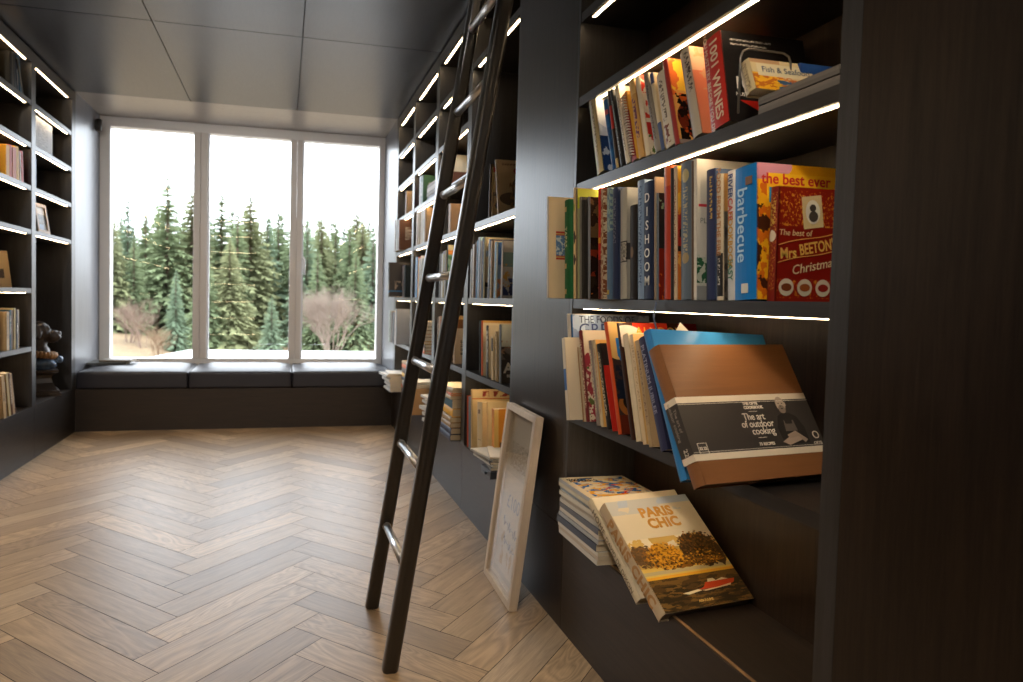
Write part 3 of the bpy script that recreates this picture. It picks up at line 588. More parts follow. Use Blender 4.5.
# curved banner text
def arc_text(par, s_, size, x0, z0, dx, rise, curve, c, **k):
    n = len(s_)
    for i, ch in enumerate(s_):
        if ch == ' ': continue
        q = (i/(n-1)*2-1)
        front_text(par, ch, size*(1+.18*q*q if curve > 0 else 1), x0+dx*i, z0+rise*i/(n-1)+curve*math.sin(PI*i/(n-1)), c, rot=math.atan2(rise, dx*(n-1)), name='cover_letter', **k)
front_text(t_, 'Mrs', .030, .031, bh_*.42, (224, 178, 84), bold=.0006, xs=.82, rot=.08)
front_text(t_, "BEETON'S", .031, .101, bh_*.485, (224, 178, 84), bold=.0006, xs=.66, rot=.19)
bm = bmesh.new()
for off in (.492, .338):
    tube(bm, [(.008+.140*i/12, -.0007, bh_*off + .030*(i/12) + .002*math.sin(PI*2*i/12)) for i in range(13)], .0009, 4)
obj('banner_line', bm, ornam((214, 160, 74)), t_)
front_text(t_, 'Christmas', .026, .092, bh_*.315, (226, 206, 160), rot=.2, shear=.25)
for i in range(3):
    bm = bmesh.new(); tube(bm, [(0, -.0006, 0), (0, -.0012, 0)], .0172, 24); d_ = obj('food_roundel', bm, ornam((214, 200, 176)), t_, (bw_*(.19+.285*i), 0, bh_*.125))
    bm = bmesh.new(); tube(bm, [(0, -.0014, 0), (0, -.0018, 0)], .0105, 16, ell=(1.15, .75)); obj('food_picture', bm, ornam(((120, 60, 24), (150, 80, 30), (140, 34, 22))[i]), d_)
# ribbon bookmark hanging from the middle row
bm = bmesh.new(); p_ = [(656, 302, .912), (655, 309, .905), (653.5, 318, .90), (656, 328, .90), (660, 337, .90), (662, 345, .90)]
pts = [onx(u, v, x) for u, v, x in p_]
for i, p in enumerate(pts): pass
rows = [(bm.verts.new(p+Vector((0, -.004, 0))), bm.verts.new(p+Vector((0, .004, 0))), bm.verts.new(p+Vector((.0008, .004, 0))), bm.verts.new(p+Vector((.0008, -.004, 0)))) for p in pts]
for a, c in zip(rows, rows[1:]):
    for k in range(4): bm.faces.new((a[k], a[(k+1) % 4], c[(k+1) % 4], c[k]))
tag(obj('ribbon_bookmark', bm, flat((40, 52, 78), .4)), 'navy ribbon bookmark dangling below the middle near shelf', 'bookmark')

# ------------------------------------------------------------------ near bay, lower row (leaning)
GC = 'cookbooks leaning on the lower near shelf'
shelf_book('white-edged booklet sticking out farthest left on the lower near shelf', ZCc, 569.5, 564.5, 339, .022, xs=.85, w=.22, spine_m=art('s_c0', (206, 192, 166), [('rect', (40, 90, 150), .2, .36, 1, .62)]), soft=True, group=GC)
shelf_book('thin pale book second on the lower near shelf', ZCc, 572.0, 567.3, 314, .010, xs=.868, w=.24, spine=(200, 190, 176), soft=True, group=GC)
t_, c_, w_, tt, hh = shelf_book('blue book titled the foods of Greece on the lower near shelf', ZCc, 575.6, 571.2, 315, .019, xs=.876, w=.27, spine=(34, 84, 136), group=GC,
   front_m=art('cover_c1', (134, 154, 186), [('blob', (170, 190, 214), 0, .7, 1, 1, 3, .5), ('blob', (90, 100, 110), .6, .6, 1, .9, 4, .5)]))
spine_text(t_, 'THE FOODS OF GREECE', .016, tt*.5, hh*.5, (200, 200, 170)); front_text(t_, 'THE FOODS OF', .032, .122, hh*.95, (44, 52, 84), xs=.86); front_text(t_, 'GREECE', .055, .12, hh*.85, (44, 60, 110))
LC = [('tan cookbook beside the blue Greek one, lower near shelf', 583.3, 575.6, 330, .018, .89, (150, 116, 80), (190, 170, 140)),
      ('maroon spined book on the lower near shelf', 588.2, 580.6, 332, .021, .895, (110, 44, 44), None),
      ('grey spined book with red lettering on the lower near shelf', 598.4, 590, 342, .017, .90, (130, 120, 116), (200, 186, 160)),
      ('cream book with orange band peeking above the black one, lower near shelf', 602.6, 594, 341, .013, .905, (196, 176, 140), (226, 170, 90)),
      ('black spined book left of the orange one, lower near shelf', 609.6, 598.8, 346, .024, .905, (34, 31, 30), None),
      ('thin scarlet book hugging the orange spine, lower near shelf', 613.0, 601.2, 352, .010, .91, (176, 40, 30), None)]
for lb, ub, ut, vt, t, xs, sc_, fc in LC:
    fm = art('cover_c3', (214, 196, 170), [('blob', (150, 50, 60), 0, .0, 1, .75, 9, .5), ('blob', (90, 100, 50), 0, 0, 1, .7, 11, .58)]) if fc is None and sc_[0] == 110 else None
    shelf_book(lb, ZCc, ub, ut, vt, t, xs=xs, w=.21, spine_m=spn(sc_, (206, 190, 160) if sum(sc_) < 400 else (150, 60, 50), .15, .9, 60), front=fc, front_m=fm, group=GC)
t_, c_, w_, tt, hh = shelf_book('bright orange spined cookbook with painted jug cover, lower near shelf', ZCc, 620.5, 605.8, 324, .019, xs=.90, w=.23, spine=(196, 78, 34), group=GC,
   front_m=art('cover_c7', (60, 44, 40), [('ellipse', (216, 170, 100), .12, .85, .22, .2), ('poly', (222, 200, 180), 1, -.5, .1, .1, .55, .7, 1), ('blob', (40, 110, 176), .1, .45, .8, .85, 5, .52), ('ellipse', (150, 90, 40), .35, .25, .32, .14), ('ellipse', (30, 22, 18), .35, .27, .26, .1), ('rect', (90, 34, 20), 0, 0, 1, .16), ('blob', (24, 30, 44), 0, .3, 1, .6, 6, .5)], .3))
t_, c_, w_, tt, hh = shelf_book('glossy book with red top and gold capitals peeking behind the cream one', ZCc, 632.4, 617.5, 324, .010, xs=.90, w=.245, spine=(60, 40, 34), group=GC,
   front_m=art('cover_c8', (70, 46, 36), [('poly', (206, 60, 40), 1, .0, .18, 0, .9, .62, 1), ('ellipse', (226, 214, 196), .1, .88, .2, .1), ('rect', (110, 30, 24), .75, .9, 1, 1)], .2))
front_text(t_, 'ALNDOW', .03, .13, hh*.925, (230, 170, 50), bold=.0004, spacing=1.25)
shelf_book('thick cream paperback in the middle of the lower near shelf', ZCc, 641.2, 627.2, 336, .026, xs=.905, w=.22, spine=(222, 204, 168), front=(226, 208, 172), soft=True, group=GC)
shelf_book('second cream paperback with faint title, lower near shelf', ZCc, 646.6, 632.4, 336, .018, xs=.905, w=.22, spine_m=spn((214, 190, 150), (170, 140, 100), .3, .9, 60), front=(210, 170, 110), soft=True, group=GC)
shelf_book('tan paperback leaning on the navy jubilee book', ZCc, 652.6, 638, 342, .017, xs=.905, w=.21, spine_m=spn((176, 150, 110), (110, 80, 60), .2, .9, 70), front=(180, 150, 110), group=GC, soft=True)
t_, c_, w_, tt, hh = shelf_book('navy platinum jubilee cookbook on the lower near shelf', ZCc, 666.5, 643.5, 341, .034, xs=.90, w=.24, spine=(46, 48, 78), front=(36, 38, 66), group=GC)
spine_text(t_, 'PLATINUM JUBILEE', .022, tt*.5, hh*.62, (150, 150, 170))
t_, c_ = book('big sky blue book leaning behind the brown leather cookbook', .311, .024, .3345, (.7795, 1.176, .755), tuple(math.radians(a) for a in (-29.2, 2.14, 3.72)), spine_m=art('s_blue', (52, 122, 180), []), front=(62, 140, 200), rough=.3, group=GC)
bm = bmesh.new(); vs = [bm.verts.new(p) for p in ((.075, .012, .33), (.125, .012, .33), (.10, .012, .362), (.075, .0126, .33), (.125, .0126, .33), (.10, .0126, .362))]
bm.faces.new(vs[:3]); bm.faces.new(vs[3:][::-1])
for i in range(3): bm.faces.new((vs[i], vs[(i+1) % 3], vs[3+(i+1) % 3], vs[3+i]))
obj('paper_marker', bm, flat((240, 226, 200), .7), t_)
leather = wood('brown_leather', (128, 84, 50), (142, 94, 56), 'x', .45, .1)
ow, ot, oh = .347, .036, .2985
t_, c_ = book('large brown leather outdoor cooking book with black paper band, leaning off the lower near shelf', ow, ot, oh, (.7808, 1.118, .760), tuple(math.radians(a) for a in (-30.7, .13, 7.44)), spine_m=leather, front_m=leather, pg=(120, 96, 72))
z0_, z1_ = oh*.155, oh*.60
bm = bmesh.new()
def wrap(bm, za, zb, e_, mi):
    bx(bm, -e_-.0005, -e_, za, ow+.0004, 0.0002, zb, mi); bx(bm, -e_-.0005, -.0002, za, .003, ot+e_, zb, mi)
wrap(bm, z0_, z1_, .0007, 1)
wrap(bm, z0_+oh*.045, z1_-oh*.045, .0010, 0)
band = obj('paper_band', bm, [flat((58, 53, 50), .5, var=.02), flat((222, 208, 186), .6, var=.02)], t_)
cr = (226, 216, 200); zc_ = (z0_+z1_)/2
front_text(band, 'THE OFYR\nCOOKBOOK', .0088, ow*.475, zc_+.042, cr, y=-.0014, bold=.0004, align='LEFT')
for i_, l_ in enumerate(('The art', 'of outdoor', 'cooking')): front_text(band, l_, .0215, ow*(.525, .535, .56)[i_], zc_+.017-.0158*i_, cr, y=-.0014, xs=.95, spacing=.95, name='band_title')
front_text(band, '75 RECIPES', .0085, ow*.55, zc_-.042, cr, y=-.0014, bold=.0002)
front_text(band, 'OFYR', .0095, ow*.95, zc_-.047, cr, y=-.0014)
front_text(band, 'O', .024, ow*.955, zc_-.030, cr, y=-.0014)
bm = bmesh.new()
for q in (-.028, .029): bx(bm, ow*.535-.011, -.0016, zc_+q-.0004, ow*.535+.011, -.0010, zc_+q+.0004)
for q in (z0_+oh*.055, z1_-oh*.055): bx(bm, 0, -.0015, q-.0004, ow, -.0010, q+.0004)
sq = (ow*.075, zc_-.043, .0115)
for a in range(4):
    x_, z_, s_ = sq
    q = ((x_-s_, z_-s_, x_+s_, z_-s_+.001), (x_-s_, z_+s_-.001, x_+s_, z_+s_), (x_-s_, z_-s_, x_-s_+.001, z_+s_), (x_+s_-.001, z_-s_, x_+s_, z_+s_))[a]
    bx(bm, q[0], -.0016, q[1], q[2], -.0010, q[3])
obj('band_rule', bm, flat(cr, .6, var=0), band)
front_text(band, '22 22', .008, sq[0], sq[1], cr, y=-.0014, bold=.0004)
spine_text(band, 'The art of\noutdoor cooking', .012, ot*.5, zc_+.02, (150, 140, 128), x=-.0018)
spine_text(band, '22', .016, ot*.5, zc_-.045, cr, x=-.0018)
# printed portrait of a bald bearded man with folded arms (flat print on the band)
def blobp(bm, cx_, cz_, rx, rz, mi, a=0, y=-.0013, n=16):
    lo = [bm.verts.new((cx_+rx*math.cos(2*PI*k/n)*math.cos(a)-rz*math.sin(2*PI*k/n)*math.sin(a), y-.0001*mi, cz_+rx*math.cos(2*PI*k/n)*math.sin(a)+rz*math.sin(2*PI*k/n)*math.cos(a))) for k in range(n)]
    f_ = bm.faces.new(lo); f_.material_index = mi
bm = bmesh.new(); px_, pz_ = ow*.775, zc_+.002
def poly(ps, mi, y=-.0013):
    f_ = bm.faces.new([bm.verts.new((px_+a, y-.0001*mi, pz_+c)) for a, c in ps]); f_.material_index = mi
poly([(-.030, -.047), (-.034, -.012), (-.022, .014), (-.008, .020), (.012, .020), (.028, .012), (.040, -.012), (.040, -.047)], 0)
poly([(-.011, .004), (-.015, -.020), (.018, -.020), (.015, .004), (.012, .004), (.010, -.004), (-.008, -.004), (-.009, .004)], 3)
blobp(bm, px_-.002, pz_+.040, .0125, .0175, 1); blobp(bm, px_-.002, pz_+.029, .0095, .0095, 2); blobp(bm, px_+.011, pz_+.040, .002, .005, 1)
poly([(-.034, -.042), (-.018, -.050), (.020, -.040), (.022, -.032), (-.012, -.032)], 4); poly([(.036, -.040), (.010, -.020), (-.016, -.028), (-.012, -.036), (.014, -.032), (.026, -.046)], 5)
blobp(bm, px_-.007, pz_+.042, .0018, .0011, 6); blobp(bm, px_+.003, pz_+.042, .0018, .0011, 6); blobp(bm, px_-.002, pz_+.030, .0035, .001, 6); blobp(bm, px_-.003, pz_+.036, .0014, .003, 3)
greys = [(40, 36, 34), (176, 158, 142), (132, 118, 106), (92, 84, 78), (170, 150, 134), (158, 140, 124), (40, 36, 34)]
obj('portrait_print', bm, [flat(c, .6, var=.02) for c in greys], band)

# ------------------------------------------------------------------ near bay, bottom shelf
GM = 'magazines in the pile on the lowest near shelf'
mz = BASE+.0008
mags = [((206, 200, 190), .015), ((196, 180, 160), .012), ((214, 208, 198), .012), ((60, 66, 80), .022), ((160, 160, 160), .012), ((206, 196, 180), .013), ((90, 92, 100), .015), ((196, 190, 180), .014), ((186, 176, 160), .013), ((214, 206, 190), .014), ((150, 160, 170), .012), ((206, 196, 170), .013), ((176, 176, 174), .012)]
tot = sum(q[1] for q in mags); k_ = (.527-.347)/tot
wordsn = ['bottom', 'second from bottom', 'third from bottom', 'fourth from bottom', 'fifth from bottom', 'sixth from bottom', 'middle', 'sixth from top', 'fifth from top', 'fourth from top', 'third from top', 'second from top', 'top']
for i, (c, t) in enumerate(mags):
    t = t*k_; jx = rnd.uniform(-.008, .008); jy = rnd.uniform(-.006, .006)
    fm = None
    if i == len(mags)-1: fm = art('mag_top', (206, 190, 160), [('blob', (60, 100, 150), .1, .1, .95, .95, 5, .53, 2), ('blob', (210, 150, 50), .1, .1, .95, .9, 6, .55, 2), ('blob', (190, 50, 36), .4, .05, 1, .7, 6, .6, 2), ('glyph', (40, 40, 44), .06, .8, .5, .95, 40, 30)], .25)
    nm_ = 'dark navy' if c[0] < 70 else ('grey' if abs(c[0]-c[2]) < 14 else 'cream')
    book('%s spined magazine, %s in the pile on the lowest near shelf' % (nm_, wordsn[i]), .225, t-.0006, .285, (.888+jx, 1.752+jy, mz+t), (-PI/2, 0, rnd.uniform(-.02, .02)), spine=c, front_m=fm, front=None if fm else c, soft=True, rough=.3, group=GM)
    mz += t
t_, c_ = book('cream book titled home leaning on the magazine pile under the park-covered book', .285, .031, .305, (.878, 1.502, .3615), tuple(math.radians(a) for a in (-52.5, -1.08, 5.28)), spine=(206, 192, 164), front=(222, 208, 180), pg=(190, 172, 146))
spine_text(t_, 'HOME', .026, .016, .235, (110, 98, 84), spacing=1.1); spine_text(t_, 'DAVID DE DIXON', .020, .016, .105, (110, 98, 84))
pw, pt_, ph = .2725, .0385, .3284
t_, c_ = book('large book with golden park and river cover leaning on the cream book', pw, pt_, ph, (.8905, 1.4124, .3625), tuple(math.radians(a) for a in (-54.72, -.99, 5.88)), spine=(196, 176, 146), pg=(120, 104, 86), rough=.3,
   front_m=art('cover_paris', (214, 200, 172), [('rect', (176, 186, 200), 0, .93, 1, 1), ('blob', (192, 190, 184), 0, .86, 1, 1, 3, .5), ('rect', (206, 168, 92), 0, .26, 1, .62), ('blob', (222, 206, 176), 0, .52, 1, .62, 7, .5),
     ('rect', (226, 190, 96), 0, .285, 1, .36), ('rect', (196, 176, 130), 0, .30, 1, .33), ('rect', (236, 170, 50), 0, .262, 1, .285), ('rect', (84, 62, 34), 0, 0, 1, .262), ('blob', (120, 90, 44), 0, .0, 1, .262, 5, .5, 5), ('blob', (58, 46, 28), 0, 0, 1, .2, 6, .5, 6)], .3, .2))
spine_text(t_, 'PARIS CHIC', .043, pt_*.5, ph*.47, (176, 130, 78), bold=.0018, spacing=1.14)
front_text(t_, 'PARIS', .041, pw*.53, ph*.855, (196, 138, 50), bold=.0018, spacing=1.05); front_text(t_, 'CHIC', .041, pw*.55, ph*.745, (196, 138, 50), bold=.0018, spacing=1.05)
front_text(t_, 'ASSOULINE', .0085, pw*.5, ph*.05, (222, 180, 100), bold=.0003)
bm = bmesh.new(); rr_ = random.Random(3)
def crown(cx_, cz_, rx, rz, mi, n=26):
    dp = {0: 0, 1: 1, 2: 2, 3: 3, 4: 4, 5: 4, 6: 4}[mi]
    f_ = bm.faces.new([bm.verts.new((max(.001, min(pw-.001, cx_+rx*math.cos(2*PI*k/n)*rr_.uniform(.85, 1.12))), -.0004-.00008*dp, cz_+rz*math.sin(2*PI*k/n)*rr_.uniform(.82, 1.15))) for k in range(n)]); f_.material_index = mi
crown(.03, .155, .035, .030, 0); crown(.20, .150, .052, .045, 1); crown(.225, .155, .045, .048, 1); crown(.19, .175, .030, .030, 1); crown(.25, .135, .022, .035, 1)
crown(.085, .150, .036, .033, 2); crown(.115, .142, .036, .03, 2); crown(.06, .14, .024, .024, 2); crown(.13, .125, .05, .018, 3); crown(.20, .122, .06, .012, 3)
def leaves(cx_, cz_, rx, rz, n_, mi, sz=.0042):
    for _ in range(n_):
        a, q = rr_.uniform(0, 6.28), math.sqrt(rr_.random()); crown(cx_+rx*q*math.cos(a)*1.05, cz_+rz*q*math.sin(a)*1.08, sz*rr_.uniform(.6, 1.3), sz*rr_.uniform(.4, .9), mi, 6)
leaves(.20, .152, .055, .047, 150, 5); leaves(.225, .158, .05, .05, 120, 1); leaves(.20, .16, .06, .05, 90, 3, .0034); leaves(.03, .155, .037, .032, 90, 5); leaves(.03, .15, .035, .03, 50, 3, .0034)
leaves(.095, .148, .05, .036, 170, 4); leaves(.095, .146, .05, .036, 90, 3); leaves(.095, .14, .05, .03, 70, 6, .0034); leaves(.16, .122, .11, .010, 90, 6, .003); leaves(.2, .13, .06, .02, 60, 4, .003)
obj('tree_print', bm, [flat(c, .4, var=.12) for c in ((120, 88, 54), (70, 48, 26), (196, 132, 30), (150, 98, 30), (228, 164, 46), (104, 76, 40), (92, 62, 24))], t_)
bm = bmesh.new()
def pq(ps, mi):
    f_ = bm.faces.new([bm.verts.new((a*pw, -.0006-.00008*mi, c*ph)) for a, c in ps]); f_.material_index = mi
pq([(.48, .135), (.55, .15), (.60, .185), (.93, .185), (.90, .155), (.80, .13)], 0); pq([(.62, .185), (.64, .21), (.70, .21), (.72, .19), (.80, .205), (.86, .187)], 1); pq([(.30, .125), (.48, .14), (.52, .128), (.36, .11)], 1); pq([(.52, .128), (.55, .118), (.85, .135), (.86, .15), (.7, .135)], 1)
obj('boat_print', bm, [flat((206, 70, 26), .4), flat((236, 214, 176), .4)], t_)

# ------------------------------------------------------------------ far right bays
PAL = {'cream': (206, 188, 152), 'tan': (176, 146, 104), 'brown': (96, 70, 50), 'navy': (42, 50, 78), 'sky blue': (70, 140, 190), 'grey': (130, 130, 130), 'black': (34, 32, 32), 'white': (216, 212, 204),
       'orange': (222, 104, 30), 'yellow': (236, 176, 40), 'red': (196, 44, 34), 'green': (60, 110, 76), 'teal': (40, 84, 96), 'pale grey': (176, 176, 172), 'maroon': (96, 36, 36), 'pale blue': (130, 156, 184)}
ORD = ['leftmost', 'second', 'third', 'fourth', 'fifth', 'sixth', 'seventh', 'eighth', 'ninth', 'tenth', 'eleventh', 'twelfth', 'thirteenth', 'fourteenth', 'fifteenth', 'sixteenth', 'seventeenth', 'eighteenth', 'nineteenth', 'twentieth']
def row(where, z0, y_far, items, grp, side=1, x_in=.0):
    """items listed from the far (left) end: (colour, thickness, height, width, lean degrees[, front material, label])"""
    y = y_far; base = XR if side > 0 else XL
    nlean = 0
    for i, it in enumerate(items):
        col, t, h, w, ln_ = it[:5]; fm = it[5] if len(it) > 5 and it[5] else None
        if col is None: y -= t; continue
        c = PAL[col]; c = tuple(min(255, max(0, q+rnd.randint(-8, 8))) for q in c)
        dx = rnd.uniform(0, .012) if len(it) < 8 else it[7]
        th = math.radians(ln_); y0 = y - t/math.cos(th)
        lb = it[6] if len(it) > 6 and it[6] else '%s spined book, %s from left, %s' % (col, ORD[i], where.replace('on the ', ''))
        inkc = (210, 200, 180) if sum(c) < 330 else (70, 60, 56)
        sm = spn(c, inkc, rnd.uniform(.1, .4), rnd.uniform(.6, .92), rnd.uniform(30, 80)) if rnd.random() < .65 and col not in ('orange', 'red', 'yellow') else None
        fm2 = fm
        if side > 0: book(lb, w, t*.97, h, (base+.004+dx+x_in, y0, z0+t*math.sin(max(th, 0))+.0005), (-th, 0, 0), spine=c, spine_m=sm, front_m=fm2, soft=rnd.random() < .4, group=grp)
        else: book(lb, w, t*.97, h, (base-.004-dx-x_in, y0+t/math.cos(th), z0+t*math.sin(max(th, 0))+.0005), (th, 0, PI), spine=c, spine_m=sm, front_m=fm2, soft=rnd.random() < .4, group=grp)
        y = y0
b1 = 'bay just past the pilaster'
lady = art('cover_lady', (196, 168, 128), [('ellipse', (150, 50, 34), .58, .80, .16, .08), ('ellipse', (206, 160, 120), .58, .70, .10, .08), ('ellipse', (120, 90, 66), .52, .48, .16, .20), ('ellipse', (96, 80, 64), .35, .28, .3, .12), ('blob', (150, 110, 70), .3, .1, .8, .6, 7, .52), ('glyph', (110, 80, 60), .15, .90, .8, .94, 26, 80)])
redtop = art('cover_redtop', (206, 176, 130), [('rect', (190, 50, 40), 0, .9, 1, 1), ('ellipse', (170, 50, 40), .45, .75, .16, .08), ('blob', (110, 96, 84), 0, 0, 1, .5, 5, .5)])
row('', ZA, 3.06, [('brown', .02, .25, .17, 0, None, 'brown book back-most on the open shelf past the pilaster'), ('tan', .018, .235, .17, 2, redtop, 'book with red-topped cover on the open shelf past the pilaster'),
   (None, .10, 0, 0, 0), ('tan', .016, .262, .20, 14, lady, 'magazine showing a lady in a red hat, leaning past the pilaster')], 'books on the high open shelf past the pilaster')
def far_row(where, z0, far, near, us, grp): pass
coverG = art('cover_girl', (216, 200, 164), [('rect', (150, 170, 190), 0, .68, 1, .78), ('ellipse', (60, 44, 36), .55, .62, .1, .06), ('ellipse', (150, 90, 70), .58, .48, .12, .14), ('rect', (90, 60, 44), .5, .28, .7, .4), ('rect', (30, 28, 28), 0, .18, 1, .26), ('rect', (120, 124, 120), 0, 0, 1, .17)])
seap = art('cover_sea', (130, 160, 190), [('rect', (70, 110, 170), 0, .6, 1, 1), ('blob', (190, 130, 80), 0, 0, 1, .35, 6, .5)])
land = art('cover_land', (190, 190, 190), [('rect', (120, 150, 150), 0, .55, 1, .8), ('blob', (200, 160, 90), 0, .2, 1, .6, 5, .5), ('blob', (50, 60, 100), 0, .05, 1, .35, 6, .5)])
green = art('cover_green', (150, 180, 190), [('blob', (60, 140, 80), .3, .8, 1, 1, 4, .48)])
row('eye-level shelf, ' + b1, ZB_, 3.355, [('pale grey', .03, .25, .2, 0), ('white', .02, .26, .2, 0), ('tan', .03, .27, .2, 0), ('brown', .02, .28, .2, 0), ('sky blue', .03, .285, .2, 0), ('pale blue', .03, .30, .235, 0, green), ('tan', .02, .28, .2, 0), ('navy', .03, .29, .2, 0), ('teal', .02, .295, .2, 0),
   ('black', .02, .285, .2, 0), ('cream', .016, .29, .235, 0, coverG, 'large cream book with a girl on its cover, eye-level shelf past the pilaster', 0), (None, .05, 0, 0, 0), ('navy', .02, .275, .2, 0), ('cream', .03, .265, .18, 0), (None, .02, 0, 0, 0), ('sky blue', .04, .255, .17, 0), ('white', .018, .25, .2, 0, seap), (None, .04, 0, 0, 0), ('white', .02, .255, .2, 0, land)], 'books on the eye-level shelf past the pilaster')
bern = art('cover_dark', (70, 64, 58), [('rect', (190, 196, 186), 0, .62, 1, 1), ('blob', (170, 130, 100), 0, .5, 1, .72, 6, .5), ('blob', (120, 110, 100), 0, .4, 1, .6, 8, .5)])
whit = art('cover_pale', (216, 200, 170), [('rect', (206, 160, 90), 0, .96, 1, 1)])
z_ = ZCc
def fb(label, z0, ub, vt, t, xs=.925, w=.2, **k): return shelf_book(label, z0, ub, ub, vt, t, xs=xs, w=w, **k)
G2 = 'books on the waist-high shelf past the pilaster'
fb('slim teal book leftmost on the waist-high shelf past the pilaster', z_, 479.6, 321, .012, spine=(40, 70, 84), group=G2)
fb('orange spined book on the waist-high shelf past the pilaster', z_, 482.0, 321, .022, w=.23, spine=(206, 90, 34), front_m=whit, group=G2)
fb('black and white patterned spine on the waist-high shelf past the pilaster', z_, 487.6, 326, .034, spine_m=art('s_bw', (50, 48, 46), [('blob', (190, 186, 176), .1, .3, .9, .9, 5, .45, 4)]), front=(206, 190, 160), group=G2)
fb('cream spine with dark label on the waist-high shelf past the pilaster', z_, 492.6, 337, .03, spine_m=art('s_cl', (206, 186, 150), [('rect', (50, 46, 44), .1, .66, .9, .96)]), group=G2)
fb('tan spine with black capitals on the waist-high shelf past the pilaster', z_, 496.4, 332, .024, spine_m=spn((176, 156, 126), (40, 36, 34), .4, .95, 30), group=G2)
t_, c_, w_, tt, hh = fb('grey spined book with harbour photograph cover on the waist-high shelf past the pilaster', z_, 500.3, 325, .024, w=.22, spine=(120, 128, 140), front_m=bern, group=G2)
front_text(t_, 'AL', .062, .052, hh*.25, (226, 220, 206), bold=.002); front_text(t_, 'BERN', .017, .05, hh*.12, (200, 190, 176), bold=.0006)
G3 = 'books standing on the lowest shelf past the pilaster'
z_ = BASE+.0005
wine = art('cover_wine', (214, 190, 142), [('rect', (196, 100, 50), 0, .84, 1, .855), ('blob', (150, 60, 50), .25, .88, .9, .97, 8, .5), ('rect', (214, 190, 142), .4, .88, .5, .97)])
fb('orange book leftmost on the lowest shelf past the pilaster', z_, 467.4, 396, .016, spine=(190, 80, 40), group=G3)
fb('pale blue slim book on the lowest shelf past the pilaster', z_, 469.0, 397, .014, spine=(130, 150, 176), group=G3)
fb('tall cream book with food pictures on the lowest shelf past the pilaster', z_, 471.5, 390, .02, w=.232, spine=(206, 180, 134), front_m=wine, group=G3)
fb('very thick cream encyclopaedia on the lowest shelf past the pilaster', z_, 481.5, 404, .085, w=.20, spine_m=art('s_ency', (206, 180, 130), [('rect', (120, 90, 60), .2, .30, .8, .31), ('rect', (120, 90, 60), .3, .78, .7, .86), ('ellipse', (120, 80, 60), .5, .12, .2, .03)]), front=(212, 188, 140), group=G3)
fb('cream book with red motif right of the thick encyclopaedia', z_, 487, 402, .02, w=.19, xs=.95, spine=(206, 180, 140), front=(216, 196, 150), group=G3)
t_, c_, w_, tt, hh = fb('yellow paperback with a kitchen photograph on the lowest shelf past the pilaster', z_, 494, 410, .034, xs=.935, w=.18, spine=(230, 150, 60), soft=True, group=G3, front_m=art('cover_linda', (226, 150, 54), [('rect', (236, 200, 120), 0, 0, .12, 1), ('rect', (110, 76, 50), .15, .05, 1, .42), ('ellipse', (226, 200, 170), .5, .2, .2, .1)]))
front_text(t_, 'LINDA', .022, .1, hh*.62, (170, 90, 40))
def flat_stack(where, x, y, z, items, grp, rz0=0, nmc='book'):
    for i, (c, w, h, t, r, dx, dy) in enumerate(items):
        n_ = len(items); pos = 'bottom' if i == 0 else ('top' if i == n_-1 else ORD[i]+' up')
        cc = PAL[c] if isinstance(c, str) else c
        book('%s %s lying flat, %s of %s' % (c if isinstance(c, str) else 'patterned', nmc, pos, where), w, t-.0008, h, (x+dx, y+dy, z+t), (-PI/2, 0, rz0+math.radians(r)), spine=cc, soft=(nmc == 'magazine' or rnd.random() < .3), group=grp)
        z += t
    return z
zt = flat_stack('the small pile before the yellow paperback', .86, 2.70, BASE+.036, [('grey', .20, .26, .012, -6, 0, 0), ('white', .19, .25, .010, 4, .01, .0), ('black', .20, .25, .012, -9, .0, .01), ('pale grey', .19, .24, .010, 8, .01, .01), ('white', .17, .22, .010, -14, 0, .02)], 'magazines piled before the yellow paperback', nmc='magazine')
bm = bmesh.new(); bx(bm, .855, 2.69, BASE+.001, 1.02, 2.83, BASE+.035, 0, .003); bx(bm, .845, 2.74, BASE+.012, .856, 2.77, BASE+.022, 0, .002)
tag(obj('storage_box', bm, flat((60, 64, 72), .4)), 'small dark grey box under the magazines by the picture frame', 'box')
# second bay
b2 = 'second bay past the pilaster'
row('on the high shelf, ' + b2, LV[2]+TH, 3.95, [('white', .02, .20, .17, 0), ('tan', .02, .22, .19, 24), ('brown', .02, .2, .18, 26)], 'books on the high shelf of the second bay')
row('on the chest-high shelf, ' + b2, ZA, 3.86, [('tan', .05, .17, .16, 0, None, 'small tan boxed book seen between the ladder rails')], None)
mapc = art('cover_map', (150, 176, 150), [('rect', (206, 130, 60), 0, .82, 1, .9), ('rect', (190, 176, 140), 0, .9, 1, 1), ('blob', (80, 130, 90), 0, 0, 1, .8, 6, .52)])
row('on the eye-level shelf, ' + b2, ZB_, 4.10, [('grey', .03, .27, .2, 0), ('brown', .03, .26, .2, 0), ('white', .03, .27, .2, 0), ('grey', .03, .28, .2, 0), ('tan', .03, .26, .2, 0), ('pale grey', .03, .28, .2, 0), ('grey', .03, .28, .2, 0), ('teal', .02, .31, .235, 0, mapc), (None, .17, 0, 0, 0), ('brown', .03, .25, .2, 0), ('tan', .03, .27, .2, 0), ('cream', .03, .26, .2, 0), ('grey', .03, .25, .2, 0)], 'books on the eye-level shelf of the second bay')
peop = art('cover_people', (120, 84, 54), [('rect', (206, 170, 110), 0, .92, 1, 1), ('blob', (200, 130, 70), 0, .4, 1, .6, 9, .48), ('rect', (196, 160, 120), 0, 0, 1, .3), ('blob', (80, 60, 50), 0, 0, 1, .3, 8, .5)])
